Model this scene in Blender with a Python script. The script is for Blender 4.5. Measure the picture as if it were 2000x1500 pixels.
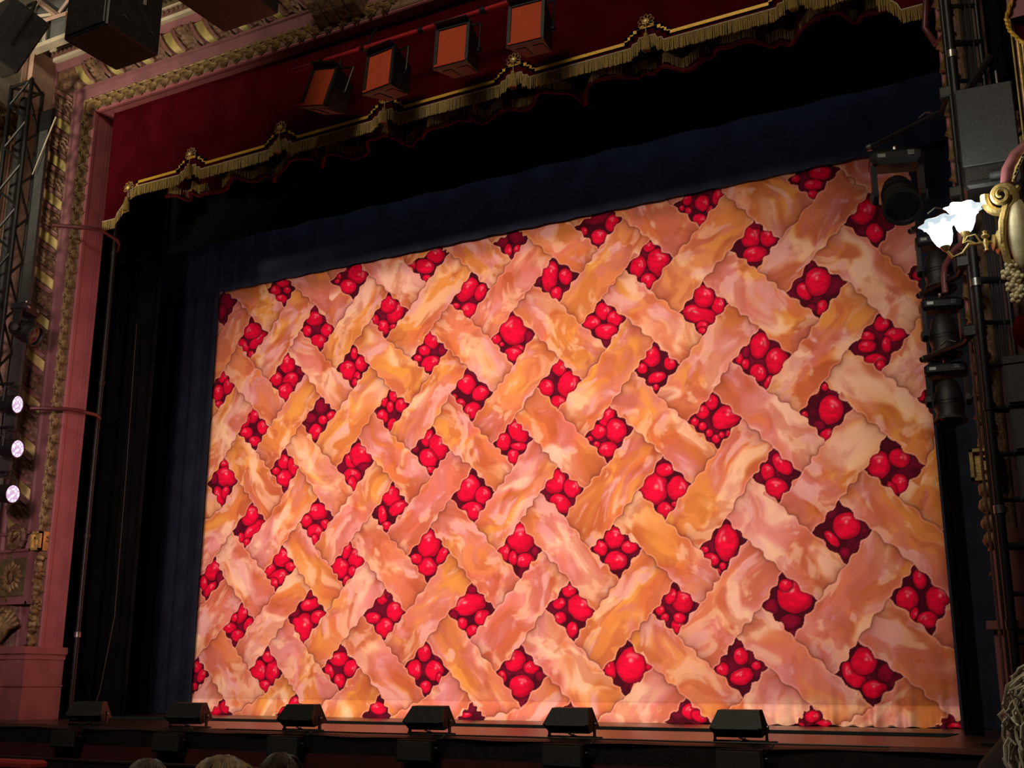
import bpy, bmesh, math, random
import numpy as np
from mathutils import Vector, Matrix, Euler
random.seed(7); rng = np.random.default_rng(11)
S = bpy.context.scene; COL = S.collection
for o in list(bpy.data.objects): bpy.data.objects.remove(o, do_unlink=True)
PI = math.pi
# ------------------------------------------------------------------ camera
# world: X to stage left, Y upstage, Z up, stage floor z = 0, metres
yaw, pitch, roll = (math.radians(a) for a in (29.229, 14.647, .163))
fw = Vector((-math.sin(yaw)*math.cos(pitch), math.cos(yaw)*math.cos(pitch), math.sin(pitch)))
rt = Vector((math.cos(yaw), math.sin(yaw), 0)); up = rt.cross(fw)
c_, s_ = math.cos(roll), math.sin(roll); rt, up = rt*c_ + up*s_, up*c_ - rt*s_
cd = bpy.data.cameras.new('camera'); cam = bpy.data.objects.new('camera', cd); COL.objects.link(cam)
cd.sensor_width = 36; cd.lens = 2257/2000*36; cd.clip_start = .05; cd.clip_end = 200
M = Matrix((rt, up, -fw)).transposed().to_4x4(); M.translation = Vector((0, 0, .38)); cam.matrix_world = M
S.camera = cam
# ------------------------------------------------------------------ world, lights, exposure
S.view_settings.view_transform = 'Standard'; S.view_settings.look = 'None'
S.view_settings.exposure = 0.0; S.view_settings.gamma = 1.0; S.view_settings.use_curve_mapping = False
wd = bpy.data.worlds.new('world'); S.world = wd; wd.use_nodes = True
wd.node_tree.nodes['Background'].inputs[0].default_value = (1.0, .85, .7, 1)
wd.node_tree.nodes['Background'].inputs[1].default_value = .012
def lamp(name, kind, loc, energy, color, target=None, **kw):
    d = bpy.data.lights.new(name, kind); o = bpy.data.objects.new(name, d); COL.objects.link(o)
    d.energy = energy; d.color = color; o.location = loc
    for k, v in kw.items(): setattr(d, k, v)
    if target is not None: o.rotation_euler = (Vector(target)-Vector(loc)).to_track_quat('-Z', 'Y').to_euler()
    return o
# house light over the stalls, then three unseen fills added to brighten parts
lamp('house_light', 'AREA', (-4.6, 1.0, 10.5), 600, (1, .86, .66), (-7, 6, 3), shape='DISK', size=4.0)
lamp('corner_fill', 'SPOT', (-12.2, 2.5, 4.2), 1700, (1, .86, .64), (-11.7, 9.1, 8.0), spot_size=math.radians(50), spot_blend=1, shadow_soft_size=.4)  # unseen spot added from below to lift the cornice corner
lamp('border_fill', 'AREA', (-6.5, 11.0, 7.9), 15, (.8, .88, 1), (-6.5, 12.2, 6.6), shape='RECTANGLE', size=10, size_y=.3)  # unseen strip light added to lift the navy border
lamp('jamb_fill', 'SPOT', (-6.2, 3.0, 2.6), 900, (1, .66, .68), (-11.6, 9.2, 2.9), spot_size=math.radians(50), spot_blend=1, shadow_soft_size=.3)  # unseen pink spot added to brighten the left jamb
# ------------------------------------------------------------------ helpers
def link(o, parent=None):
    COL.objects.link(o)
    if parent is not None: o.parent = parent
    return o
def tag(o, label=None, cat=None, group=None, kind=None):
    if label: o['label'] = label
    if cat: o['category'] = cat
    if group: o['group'] = group
    if kind: o['kind'] = kind
    return o
def thing(name, label, cat, loc=(0, 0, 0), rot=(0, 0, 0), group=None):
    o = bpy.data.objects.new(name, None); COL.objects.link(o); o.location = loc; o.rotation_euler = rot
    o.empty_display_size = .1
    return tag(o, label, cat, group)
def frame_axes(d):
    d = Vector(d).normalized(); a = Vector((0, 0, 1)) if abs(d.z) < .9 else Vector((1, 0, 0))
    u = d.cross(a).normalized(); return u, d.cross(u).normalized()
class MB:
    def __init__(s): s.v = []; s.f = []
    def add(s, vs, fs):
        n = len(s.v); s.v += [tuple(v) for v in vs]; s.f += [tuple(i+n for i in f) for f in fs]; return s
    def box(s, c, d, rot=None):
        hx, hy, hz = d[0]/2, d[1]/2, d[2]/2
        vs = [Vector((x*hx, y*hy, z*hz)) for x in (-1, 1) for y in (-1, 1) for z in (-1, 1)]
        if rot is not None:
            R = Euler(rot).to_matrix(); vs = [R @ v for v in vs]
        vs = [v+Vector(c) for v in vs]
        return s.add(vs, [(0, 1, 3, 2), (4, 6, 7, 5), (0, 4, 5, 1), (2, 3, 7, 6), (0, 2, 6, 4), (1, 5, 7, 3)])
    def bx(s, x0, x1, y0, y1, z0, z1): return s.box(((x0+x1)/2, (y0+y1)/2, (z0+z1)/2), (x1-x0, y1-y0, z1-z0))
    def cbox(s, c, d, b, rot=None):           # box with chamfered vertical and top/bottom edges
        hx, hy, hz = d[0]/2, d[1]/2, d[2]/2; rings = []
        for z, k in ((-hz, b), (-hz+b, 0), (hz-b, 0), (hz, b)):
            x, y = hx-k, hy-k
            rings.append([(-x, -y+b, z), (-x+b, -y, z), (x-b, -y, z), (x, -y+b, z), (x, y-b, z), (x-b, y, z), (-x+b, y, z), (-x, y-b, z)])
        vs = [Vector(p) for r in rings for p in r]
        if rot is not None:
            R = Euler(rot).to_matrix(); vs = [R @ v for v in vs]
        vs = [v+Vector(c) for v in vs]; fs = [tuple(range(7, -1, -1)), tuple(range(24, 32))]
        for r in range(3):
            for i in range(8): j = (i+1) % 8; fs.append((r*8+i, r*8+j, r*8+8+j, r*8+8+i))
        return s.add(vs, fs)
    def tube(s, pts, r, n=8, close=False, caps=True):
        pts = [Vector(p) for p in pts]; m = len(pts); rs = r if isinstance(r, (list, tuple)) else [r]*m
        vs = []; pu = None
        for i, p in enumerate(pts):
            if close: d = pts[(i+1) % m]-pts[i-1]
            else: d = pts[min(i+1, m-1)]-pts[max(i-1, 0)]
            if pu is None: u, w = frame_axes(d)
            else:
                d = d.normalized(); u = (pu-d*pu.dot(d)).normalized(); w = d.cross(u)
            pu = u
            for k in range(n):
                a = 2*PI*k/n; vs.append(p+(u*math.cos(a)+w*math.sin(a))*rs[i])
        fs = []
        for i in range(m if close else m-1):
            j = (i+1) % m
            for k in range(n): l = (k+1) % n; fs.append((i*n+k, i*n+l, j*n+l, j*n+k))
        if caps and not close: fs += [tuple(range(n-1, -1, -1)), tuple(range((m-1)*n, m*n))]
        return s.add(vs, fs)
    def lathe(s, prof, o=(0, 0, 0), ax=(0, 0, 1), n=16, flute=0, fa=0., caps=True):   # prof: (along, radius)
        ax = Vector(ax).normalized(); u, w = frame_axes(ax); o = Vector(o); vs = []; m = len(prof)
        for i, (a, r) in enumerate(prof):
            for k in range(n):
                t = 2*PI*k/n; rr = r*(1+fa*math.cos(flute*t)*(i/(m-1))**2) if flute else r
                vs.append(o+ax*a+(u*math.cos(t)+w*math.sin(t))*rr)
        fs = [(i*n+k, i*n+(k+1) % n, (i+1)*n+(k+1) % n, (i+1)*n+k) for i in range(m-1) for k in range(n)]
        if caps and prof[0][1] > 1e-6: fs.append(tuple(range(n-1, -1, -1)))
        if caps and prof[-1][1] > 1e-6 and not flute: fs.append(tuple(range((m-1)*n, m*n)))
        return s.add(vs, fs)
    def ball(s, c, r, n=10, m=7, jit=0):
        c = Vector(c); r = (r, r, r) if not isinstance(r, (tuple, list)) else r; vs = []
        for i in range(m+1):
            p = PI*i/m
            for k in range(n):
                t = 2*PI*k/n; j = 1+random.uniform(-jit, jit) if jit else 1
                vs.append(c+Vector((r[0]*math.sin(p)*math.cos(t)*j, r[1]*math.sin(p)*math.sin(t)*j, r[2]*math.cos(p)*j)))
        return s.add(vs, [(i*n+k, i*n+(k+1) % n, (i+1)*n+(k+1) % n, (i+1)*n+k) for i in range(m) for k in range(n)])
    def grid(s, fn, nu, nv):
        vs = [fn(i/nu, j/nv) for j in range(nv+1) for i in range(nu+1)]
        return s.add(vs, [(j*(nu+1)+i, j*(nu+1)+i+1, (j+1)*(nu+1)+i+1, (j+1)*(nu+1)+i) for j in range(nv) for i in range(nu)])
    def prism(s, poly, a, b):                  # poly: list of 3d points, extruded from +a to +b
        n = len(poly); a, b = Vector(a), Vector(b)
        vs = [Vector(p)+a for p in poly]+[Vector(p)+b for p in poly]
        return s.add(vs, [tuple(range(n-1, -1, -1)), tuple(range(n, 2*n))]+[(i, (i+1) % n, n+(i+1) % n, n+i) for i in range(n)])
    def mesh(s, name, mat, smooth=False):
        me = bpy.data.meshes.new(name); me.from_pydata(s.v, [], s.f)
        bm = bmesh.new(); bm.from_mesh(me); bmesh.ops.remove_doubles(bm, verts=bm.verts, dist=1e-5)
        bmesh.ops.recalc_face_normals(bm, faces=bm.faces); bm.to_mesh(me); bm.free()
        if smooth:
            me.polygons.foreach_set('use_smooth', [True]*len(me.polygons))
            try: me.set_sharp_from_angle(angle=math.radians(40))
            except Exception: pass
        me.materials.append(mat); return me
    def build(s, name, mat, parent=None, smooth=False, loc=None, rot=None, **t):
        o = bpy.data.objects.new(name, s.mesh(name, mat, smooth)); link(o, parent)
        if loc is not None: o.location = loc
        if rot is not None: o.rotation_euler = rot
        return tag(o, **t) if t else o
def inst(src, loc, parent=None, rot=None, scale=None):     # a further piece that shares the mesh
    o = bpy.data.objects.new(src.name.split('.')[0], src.data); link(o, parent if parent else src.parent)
    o.location = loc
    if rot is not None: o.rotation_euler = rot
    if scale is not None: o.scale = scale
    return o
def copy_tree(o, parent=None):
    c = o.copy(); COL.objects.link(c); c.parent = parent
    for ch in list(o.children): copy_tree(ch, c)
    return c
# ------------------------------------------------------------------ materials
MATS = {}
def mat(name, col, rough=.6, metal=0., var=.0, scale=8., bump=0., bscale=40., col2=None, emit=None, estr=0., spec=.5, sheen=0., coord='Object'):
    m = bpy.data.materials.new(name); m.use_nodes = True; nt = m.node_tree; N = nt.nodes; L = nt.links
    b = N['Principled BSDF']; b.inputs['Base Color'].default_value = (*col, 1); b.inputs['Roughness'].default_value = rough
    b.inputs['Metallic'].default_value = metal; b.inputs['Specular IOR Level'].default_value = spec
    if sheen: b.inputs['Sheen Weight'].default_value = sheen
    tc = N.new('ShaderNodeTexCoord')
    if var or col2:
        nz = N.new('ShaderNodeTexNoise'); nz.inputs['Scale'].default_value = scale; nz.inputs['Detail'].default_value = 5
        L.new(tc.outputs[coord], nz.inputs['Vector'])
        rp = N.new('ShaderNodeValToRGB'); c2 = col2 or tuple(min(1, x*(1+var)) for x in col); c1 = col if col2 else tuple(x*(1-var) for x in col)
        rp.color_ramp.elements[0].position = .35; rp.color_ramp.elements[1].position = .65
        rp.color_ramp.elements[0].color = (*c1, 1); rp.color_ramp.elements[1].color = (*c2, 1)
        L.new(nz.outputs['Fac'], rp.inputs['Fac']); L.new(rp.outputs['Color'], b.inputs['Base Color'])
    if bump:
        n2 = N.new('ShaderNodeTexNoise'); n2.inputs['Scale'].default_value = bscale; n2.inputs['Detail'].default_value = 4
        L.new(tc.outputs[coord], n2.inputs['Vector'])
        bp = N.new('ShaderNodeBump'); bp.inputs['Strength'].default_value = bump; bp.inputs['Distance'].default_value = .02
        L.new(n2.outputs['Fac'], bp.inputs['Height']); L.new(bp.outputs['Normal'], b.inputs['Normal'])
    if emit: b.inputs['Emission Color'].default_value = (*emit, 1); b.inputs['Emission Strength'].default_value = estr
    MATS[name] = m; return m
BLACK = mat('black_metal', (.012, .012, .012), .45, .3, .3, 20, .1)
BLACKP = mat('black_paint', (.0115, .0105, .0098), .5, 0, .35, 12, .15, 90)
GRILLE = mat('black_grille', (.03, .03, .029), .55, 0, .2, 60, .3, 260)
GREYSP = mat('grey_grille', (.05, .054, .053), .6, 0, .2, 40, .25, 260)
SILVER = mat('silver_plate', (.45, .45, .43), .4, .6, .15, 10)
STEEL = mat('worn_steel', (.3, .29, .27), .35, .9, .3, 30)
GOLD = mat('gilt', (.36, .24, .10), .5, .25, 0, 14, .35, 45, col2=(.15, .085, .035))
GOLDB = mat('bright_gilt', (.62, .45, .16), .4, .5, .3, 10, .2, 60)
GOLDP = mat('gilt_panel_leaf', (.46, .36, .12), .42, .2, .25, 6, .1, 30)
BRONZE = mat('dark_gilt', (.26, .145, .08), .5, .1, 0, 18, .5, 60, col2=(.11, .052, .035))
STRAPM = mat('strap_brown', (.21, .088, .072), .5, .05, .2, 12, .1, 50)
PINK = mat('rose_paint', (.37, .115, .125), .55, 0, .12, 3, .05, 30)
BROWN = mat('mauve_brown_paint', (.25, .10, .108), .5, 0, .15, 4, .06, 30)
PLINTH = mat('plinth_paint', (.30, .10, .10), .5, 0, .14, 4, .06, 30)
CREAM = mat('cream_plaster', (.60, .52, .38), .6, 0, .15, 5, .08, 40)
CREAM2 = mat('grey_cream_plaster', (.42, .38, .31), .65, 0, .12, 4, .05, 30)
SALMON = mat('salmon_plaster', (.55, .36, .27), .6, 0, .15, 6, .05, 30)
OLIVE = mat('bronzed_dentil', (.16, .13, .06), .5, .2, .3, 20)
SLATE = mat('slate_panel', (.13, .135, .125), .7, 0, .1, 6)
DARKRED = mat('dark_red_velvet', (.058, .002, .006), .95, 0, .2, 3, .1, 80, spec=.02)
REDWALL = mat('dark_red_wall', (.075, .014, .016), .55, 0, .25, 5)
HEMRED = mat('red_velvet_hem', (.09, .010, .014), .9, 0, .3, 12, spec=.05)
YELLOW = mat('gold_braid', (.80, .47, .05), .5, .2, .15, 60)
FRINGE = mat('fringe_thread', (.33, .22, .055), .7, 0, .35, 90)
CORDW = mat('pale_cord', (.55, .45, .30), .6, 0, .1, 30)
BLUE = mat('navy_cloth', (.032, .039, .064), .9, 0, .2, 3, .1, 120, spec=.05)
BLACKCL = mat('black_cloth', (.007, .007, .007), .95, 0, .2, 3, .1, 120, spec=.02)
GEL = mat('orange_gel', (.52, .075, .028), .7, 0, .05, 10, spec=.1)
REDPIPE = mat('red_painted_pipe', (.42, .02, .025), .35, 0, .15, 20)
MAROONP = mat('maroon_pipe', (.11, .025, .028), .4, 0, .15, 10)
RUST = mat('rust_red_steel', (.16, .07, .06), .5, .2, .25, 20)
TEAL = mat('teal_track', (.022, .045, .05), .95, spec=.0)
HOLES=[
(-1,-1,[-431,6633,-199,6436,-402,6183,-665,6423],[]),
(-1,1,[740,6683,983,6476,756,6207,465,6467],[]),
(-1,3,[1923,6724,2171,6509,1924,6229,1613,6504],[]),
(-1,5,[3116,6755,3365,6534,3104,6249,2781,6534],[]),
(-1,7,[4321,6777,4566,6553,4296,6267,3967,6558],[]),
(-1,9,[5538,6790,5774,6564,5498,6283,5171,6574],[]),
(-1,11,[6765,6794,6988,6567,6712,6297,6395,6584],[]),
(-1,13,[8005,6789,8209,6564,7937,6309,7637,6587],[]),
(-1,15,[9255,6774,9437,6553,9173,6319,8898,6583],[]),
(-1,17,[10517,6751,10671,6535,10421,6327,10177,6572],[]),
(0,0,[76,6012,358,5807,127,5432,-138,5719],[(171,5838,120,-20,-11,129,1),(65,5687,81,-13,-9,107,1)]),
(0,2,[1180,6105,1443,5809,1255,5555,914,5878],[(1204,5946,113,-20,-5,73,0),(1074,5834,89,-15,-5,73,0),(1288,5809,63,-11,-3,46,0),(1189,5688,95,-16,-4,62,0)]),
(0,4,[2486,6053,2716,5784,2478,5461,2057,5805],[(2530,5836,132,-64,50,122,0),(2376,5675,117,-20,-5,104,0),(2204,5844,43,-7,-3,50,0),(2305,5936,42,-8,-2,36,0),(2183,5783,43,-7,-1,28,0)]),
(0,6,[3835,5998,3997,5872,3643,5513,3330,5817],[(3773,5885,128,-24,-2,93,0),(3615,5751,140,-25,-3,97,0),(3407,5817,55,-10,-2,78,0),(3652,5582,60,-10,-1,42,0)]),
(0,8,[5009,6017,5182,5839,4926,5602,4654,5880],[(4800,5881,80,-15,0,84,1),(5019,5894,108,-21,0,84,1),(4880,5735,50,-9,0,83,0),(5019,5719,55,-10,0,65,0)]),
(0,10,[6239,6068,6467,5852,6138,5521,5819,5869],[(6145,5944,171,-5,-14,92,1),(6335,5825,62,-48,51,74,0),(5949,5795,41,-8,1,50,0),(6150,5675,100,-19,2,92,0)]),
(0,12,[7557,6155,7761,5886,7440,5547,7122,5884],[(7303,5924,54,-11,3,69,0),(7485,5834,69,-41,33,77,0),(7686,5868,59,-29,29,90,0),(7309,5776,37,-8,2,41,0),(7231,5827,27,-6,1,31,0),(7444,5637,79,-16,3,64,0),(7573,5735,22,-18,25,36,0)]),
(0,14,[8841,6179,9091,5898,8776,5600,8499,5894],[(8862,5909,104,-23,5,81,0),(8592,5895,43,-9,2,41,0),(8785,5778,90,-20,4,57,0),(8770,5666,63,-13,3,45,0)]),
(0,16,[9921,6120,10125,5868,9856,5617,9592,5894],[]),
(1,-1,[-444,5375,-183,5110,-425,4806,-682,5083],[]),
(1,1,[640,5523,987,5215,665,4872,418,5145],[(796,5141,127,89,-62,55,0),(683,5290,140,33,-62,102,0),(533,5087,71,11,-52,104,0),(685,4944,56,-8,-4,57,0)]),
(1,3,[1801,5507,2172,5094,1949,4798,1562,5165],[(1819,5293,139,-22,-6,96,0),(1696,5139,73,-11,-4,70,0),(2038,5094,86,-38,34,83,0),(1897,4962,131,-19,-5,89,0)]),
(1,5,[3043,5488,3377,5172,3022,4837,2774,5142],[(3176,5175,93,-60,86,122,0),(3049,5310,106,-50,42,102,0),(2983,4995,89,-13,-4,96,0),(2845,5112,56,-9,-3,77,0),(3149,4979,55,-8,-1,38,0)]),
(1,7,[4346,5554,4623,5266,4324,4911,4011,5164],[(4267,5316,102,-81,104,119,0),(4472,5236,67,-33,41,97,0),(4312,5032,105,18,-35,89,0),(4105,5121,58,-9,-1,37,0)]),
(1,9,[5513,5527,5882,5246,5599,4933,5243,5215],[(5473,5300,94,-29,29,181,0),(5690,5254,81,6,-26,99,0),(5566,5048,71,-12,1,85,0)]),
(1,11,[6816,5515,7096,5232,6794,4885,6477,5202],[(6805,5427,69,-13,2,58,0),(6650,5214,87,-39,39,123,0),(6914,5209,128,-23,5,157,0),(6780,5003,89,-15,2,81,0)]),
(1,13,[8090,5498,8374,5217,8091,4903,7786,5188],[(8041,5309,113,-22,6,123,0),(8252,5260,82,15,-27,98,0),(8085,5095,132,0,-9,83,0),(8111,5436,55,-11,2,41,1)]),
(1,15,[9373,5566,9674,5214,9417,4914,9079,5250],[(9292,5363,83,-85,87,106,0),(9395,5090,77,0,-9,102,0),(9560,5292,84,-17,7,93,1)]),
(1,17,[10595,5457,10815,5183,10548,4923,10297,5206],[]),
(2,0,[185,4768,414,4505,130,4207,-133,4512],[(180,4677,76,-31,29,73,0),(284,4521,90,-29,28,104,0),(96,4443,92,-23,18,128,0),(125,4268,92,-11,-5,51,0)]),
(2,2,[1361,4880,1705,4520,1361,4154,1043,4506],[(1365,4711,127,-17,-8,120,0),(1618,4570,67,-9,-4,69,1),(1178,4519,99,-13,-6,90,0),(1437,4466,108,-62,61,85,0),(1351,4311,116,-47,43,105,0)]),
(2,4,[2503,4830,2792,4495,2532,4205,2232,4513],[(2421,4480,119,-16,-6,125,0),(2638,4535,90,-12,-4,95,0),(2520,4699,50,-7,-3,73,0),(2585,4358,50,-6,-3,72,0),(2554,4296,41,-5,-3,57,0)]),
(2,6,[3717,4847,4002,4545,3728,4243,3431,4514],[(3753,4703,105,-15,-3,108,0),(3646,4580,71,-45,35,49,0),(3919,4551,62,-9,-2,73,1),(3745,4401,117,32,-45,86,0),(3542,4498,60,-8,-1,44,0)]),
(2,8,[4952,4921,5271,4571,4964,4206,4639,4593],[(5021,4414,87,-12,0,53,0),(4964,4360,116,-16,0,79,0),(4969,4669,170,-25,0,164,0),(4714,4582,63,-9,0,63,0),(5185,4548,57,-8,0,70,1),(4797,4507,29,-4,0,27,0)]),
(2,10,[6171,4883,6485,4593,6222,4253,5895,4599],[(6187,4726,98,-16,2,94,0),(6336,4600,92,18,-29,84,0),(6031,4604,104,-16,1,82,0),(6217,4465,133,-20,2,93,0)]),
(2,12,[7446,4880,7749,4559,7419,4229,7146,4548],[(7620,4555,66,-22,23,101,0),(7389,4486,170,-73,29,90,0),(7455,4697,110,-18,5,118,0),(7424,4350,65,-10,2,49,0),(7422,4293,45,-7,1,35,0)]),
(2,14,[8707,4907,9078,4594,8753,4225,8406,4575],[(8610,4564,67,28,-40,89,0),(8765,4648,125,-21,10,156,0),(8783,4348,47,-26,30,68,0),(8672,4358,51,-8,3,46,1)]),
(2,16,[9938,4801,10166,4474,9894,4282,9686,4573],[(9807,4537,54,-9,5,60,0)]),
(3,-1,[-458,4098,-190,3796,-457,3468,-703,3761],[]),
(3,1,[771,4158,1096,3845,862,3530,523,3807],[(793,4043,89,-41,54,97,0),(637,3952,68,-37,65,92,0),(679,3801,106,-11,-6,71,0),(973,3848,94,-10,-7,88,0),(846,3671,99,-10,-5,66,0)]),
(3,3,[1983,4177,2267,3917,1925,3522,1674,3827],[(2008,4022,105,-12,-5,96,1),(2184,3879,77,15,-25,52,0),(2037,3839,70,-8,-3,57,0),(1830,3881,94,-10,-4,67,1),(1923,3691,87,-48,56,79,0)]),
(3,5,[3125,4132,3439,3897,3134,3556,2878,3848],[(3182,4033,61,-7,-3,74,0),(3033,3978,55,-6,-3,74,0),(3133,3893,48,-5,-2,70,0),(3305,3891,81,-9,-3,82,0),(3019,3769,83,-9,-3,83,0),(3174,3652,61,-25,30,73,0)]),
(3,7,[4303,4273,4680,3903,4373,3558,4054,3965],[(4286,4052,124,-16,-2,111,0),(4497,3915,102,40,-49,79,0),(4189,3816,77,-9,-1,57,0),(4381,3706,102,21,-39,95,0),(4106,3909,41,-5,-1,36,0)]),
(3,9,[5597,4212,5894,3901,5573,3582,5287,3893],[(5596,4101,92,-12,1,99,0),(5722,3873,125,-36,30,146,0),(5418,3859,96,-12,1,99,0),(5583,3670,100,-12,1,76,0)]),
(3,11,[6830,4249,7134,3929,6840,3617,6564,3931],[(6782,4091,101,-14,3,115,0),(7014,3962,66,-9,2,73,0),(6667,3951,59,-8,2,57,0),(6842,3814,98,13,-14,57,0),(6830,3702,33,-4,1,35,0)]),
(3,13,[8086,4218,8425,3864,8118,3509,7749,3886],[(8076,4014,97,-31,31,135,0),(8264,3817,102,-33,30,126,0),(8044,3714,84,-11,4,85,0),(7844,3905,44,-6,3,60,0),(7907,3834,39,-5,3,55,0),(7918,3974,43,-6,4,71,1),(8153,3600,27,-16,36,65,0)]),
(3,15,[9377,4193,9666,3910,9350,3558,9025,3838],[(9396,4069,69,-11,6,74,0),(9524,3931,94,13,-11,66,0),(9239,3950,70,-10,4,52,0),(9224,3847,77,-11,4,59,0),(9426,3833,41,-6,6,74,0),(9304,3687,96,-13,4,59,0),(9348,3622,41,-5,4,59,0)]),
(3,17,[10672,4145,10935,3842,10666,3559,10415,3857],[]),
(4,0,[296,3492,574,3133,304,2766,7,3140],[(326,3386,82,-7,-6,75,0),(359,3208,190,-16,-10,121,0),(242,2947,77,10,-54,125,0),(353,2987,62,-17,22,82,0),(130,3198,64,-5,-6,69,1)]),
(4,2,[1397,3513,1667,3219,1430,2885,1148,3227],[(1386,3319,91,-8,-6,95,0),(1565,3238,94,-8,-8,123,0),(1414,3091,124,-10,-7,104,0),(1258,3208,67,-6,-3,48,0)]),
(4,4,[2634,3531,2910,3205,2589,2814,2305,3163],[(2536,3233,76,4,-26,101,0),(2695,3301,165,-15,-6,137,0),(2568,3031,128,-11,-4,87,0),(2573,2923,66,-5,-4,90,0),(2772,3131,98,-9,-2,54,1)]),
(4,6,[3786,3572,4063,3225,3781,2924,3466,3278],[(3718,3425,70,-23,29,96,0),(3885,3303,132,-13,-3,150,0),(3735,3159,91,47,-79,101,0),(3545,3292,52,-5,-1,44,1),(3790,3006,71,-6,-1,38,0)]),
(4,8,[4981,3540,5243,3259,4977,2944,4680,3251],[(5037,3376,98,40,-81,134,0),(4833,3261,95,-9,0,94,0),(4967,3063,79,-7,0,87,0),(5052,3181,113,-11,0,42,0)]),
(4,10,[6247,3552,6543,3251,6209,2870,5920,3210],[(6214,3416,60,-39,67,99,0),(6324,3250,117,-12,3,137,0),(6106,3257,87,-9,1,81,0),(6216,3035,104,16,-21,80,0),(5991,3182,35,-4,0,29,0),(6077,3105,38,-4,1,36,0)]),
(4,12,[7512,3562,7834,3222,7539,2908,7194,3253],[(7649,3258,144,22,-25,115,0),(7495,3455,66,-8,3,75,0),(7383,3350,72,-8,3,70,0),(7288,3243,45,-5,2,44,0),(7377,3187,44,-5,2,43,0),(7453,3101,39,-4,2,43,0),(7529,3024,44,-4,2,46,0),(7593,3064,28,-3,2,34,0),(7672,3071,28,-3,2,34,0)]),
(4,14,[8758,3526,9034,3201,8723,2872,8468,3220],[(8802,3205,114,-13,9,140,0),(8761,3463,36,-4,2,37,0),(8525,3191,32,-4,2,33,0),(8748,2938,71,-7,4,66,0),(8664,3415,36,-4,3,45,1),(8670,3057,57,-6,3,44,1)]),
(4,16,[9914,3421,10115,3183,9887,2955,9679,3234],[(9727,3257,26,-3,5,57,0)]),
(5,-1,[-474,2802,-220,2492,-498,2170,-727,2455],[]),
(5,1,[863,2815,1126,2535,779,2185,525,2433],[(916,2446,137,103,-69,54,0),(841,2629,120,-59,77,108,0),(694,2329,54,-3,-6,71,0),(810,2258,61,-3,-4,52,0)]),
(5,3,[2009,2791,2294,2513,1989,2151,1713,2479],[(2008,2595,163,-11,-6,100,0),(1832,2489,92,-6,-4,73,0),(2160,2426,72,-5,-3,58,0),(1989,2335,131,-8,-5,87,0),(1984,2237,57,-3,-4,63,0)]),
(5,5,[3211,2906,3466,2590,3129,2249,2890,2496],[(3190,2723,137,-10,-4,115,0),(3296,2558,118,61,-53,64,0),(3063,2479,59,-4,-4,105,0),(3136,2343,74,-5,-2,49,0)]),
(5,7,[4396,2979,4713,2649,4429,2295,4086,2613],[(4325,2730,147,-58,62,146,0),(4550,2623,100,-8,-1,104,0),(4407,2433,151,-10,-1,104,0)]),
(5,9,[5571,2884,5903,2605,5661,2279,5326,2594],[(5539,2707,109,-45,53,126,0),(5758,2625,97,-8,1,105,0),(5609,2443,109,-77,57,68,0)]),
(5,11,[6888,2897,7219,2550,6893,2167,6578,2528],[(6769,2536,147,-12,5,178,0),(7062,2506,120,-9,4,122,0),(6907,2734,94,-8,2,70,0),(6892,2281,84,-6,3,79,0),(7024,2340,48,-3,1,30,0)]),
(5,13,[8165,2858,8454,2570,8184,2261,7916,2564],[(8252,2684,59,42,-71,97,0),(8092,2609,67,-6,4,81,0),(8163,2426,115,-9,6,102,0)]),
(5,15,[9353,2881,9706,2532,9424,2236,9098,2543],[(9247,2573,97,-9,10,127,0),(9455,2632,94,-36,27,79,0),(9440,2360,79,-6,8,97,0),(9364,2331,30,15,-29,63,0)]),
(5,17,[10747,2814,11032,2512,10776,2234,10528,2524],[]),
(6,0,[247,2107,444,1794,127,1497,-68,1768],[(222,1915,133,-41,46,112,0),(369,1807,75,-3,-7,74,1),(61,1745,76,-3,-10,103,0),(195,1656,54,-28,78,88,0)]),
(6,2,[1441,2195,1697,1894,1360,1577,1141,1847],[(1446,2023,128,-6,-8,118,0),(1605,1898,88,-4,-4,58,0),(1234,1870,86,-27,38,92,0),(1406,1764,139,34,-46,86,0),(1318,1686,82,-3,-5,72,0)]),
(6,4,[2564,2177,2814,1912,2494,1597,2261,1868],[(2432,1843,120,-5,-6,126,0),(2682,1970,118,-14,9,138,0),(2515,2066,64,-17,27,92,0),(2626,1791,65,-3,-3,66,0),(2534,1674,52,-17,23,56,0)]),
(6,6,[3791,2285,4093,1949,3774,1596,3461,1948],[(3772,2083,156,-9,-4,156,0),(3975,1930,54,-24,52,95,0),(3749,1800,140,-6,-3,104,0),(3595,1907,81,-4,-2,59,0)]),
(6,8,[5062,2270,5363,1907,5072,1596,4756,1931],[(5081,2067,174,-10,0,154,0),(4846,1926,78,-4,-1,100,0),(5136,1807,113,-5,0,77,0),(4971,1847,52,-3,0,72,0),(5273,1904,45,-2,0,56,1)]),
(6,10,[6266,2161,6610,1872,6325,1537,5971,1899],[(6280,2013,109,-6,2,108,0),(6462,1895,91,-5,2,69,0),(6099,1907,77,-4,1,77,0),(6283,1752,125,-6,2,99,0)]),
(6,12,[7598,2143,7830,1901,7509,1522,7279,1829],[(7594,1885,113,-16,25,182,0),(7409,1712,74,-30,23,54,0),(7344,1818,43,-2,1,32,0),(7536,1633,33,-2,2,36,0),(7480,1577,31,-1,1,32,0)]),
(6,14,[8823,2248,9134,1923,8853,1585,8523,1932],[(8719,1857,34,25,-54,73,0),(8881,1987,130,-8,9,126,0),(8848,1703,55,-3,4,55,1)]),
(6,16,[10014,2063,10181,1839,9975,1638,9805,1868],[]),
(7,-1,[-491,1488,-274,1199,-547,911,-754,1165],[]),
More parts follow.
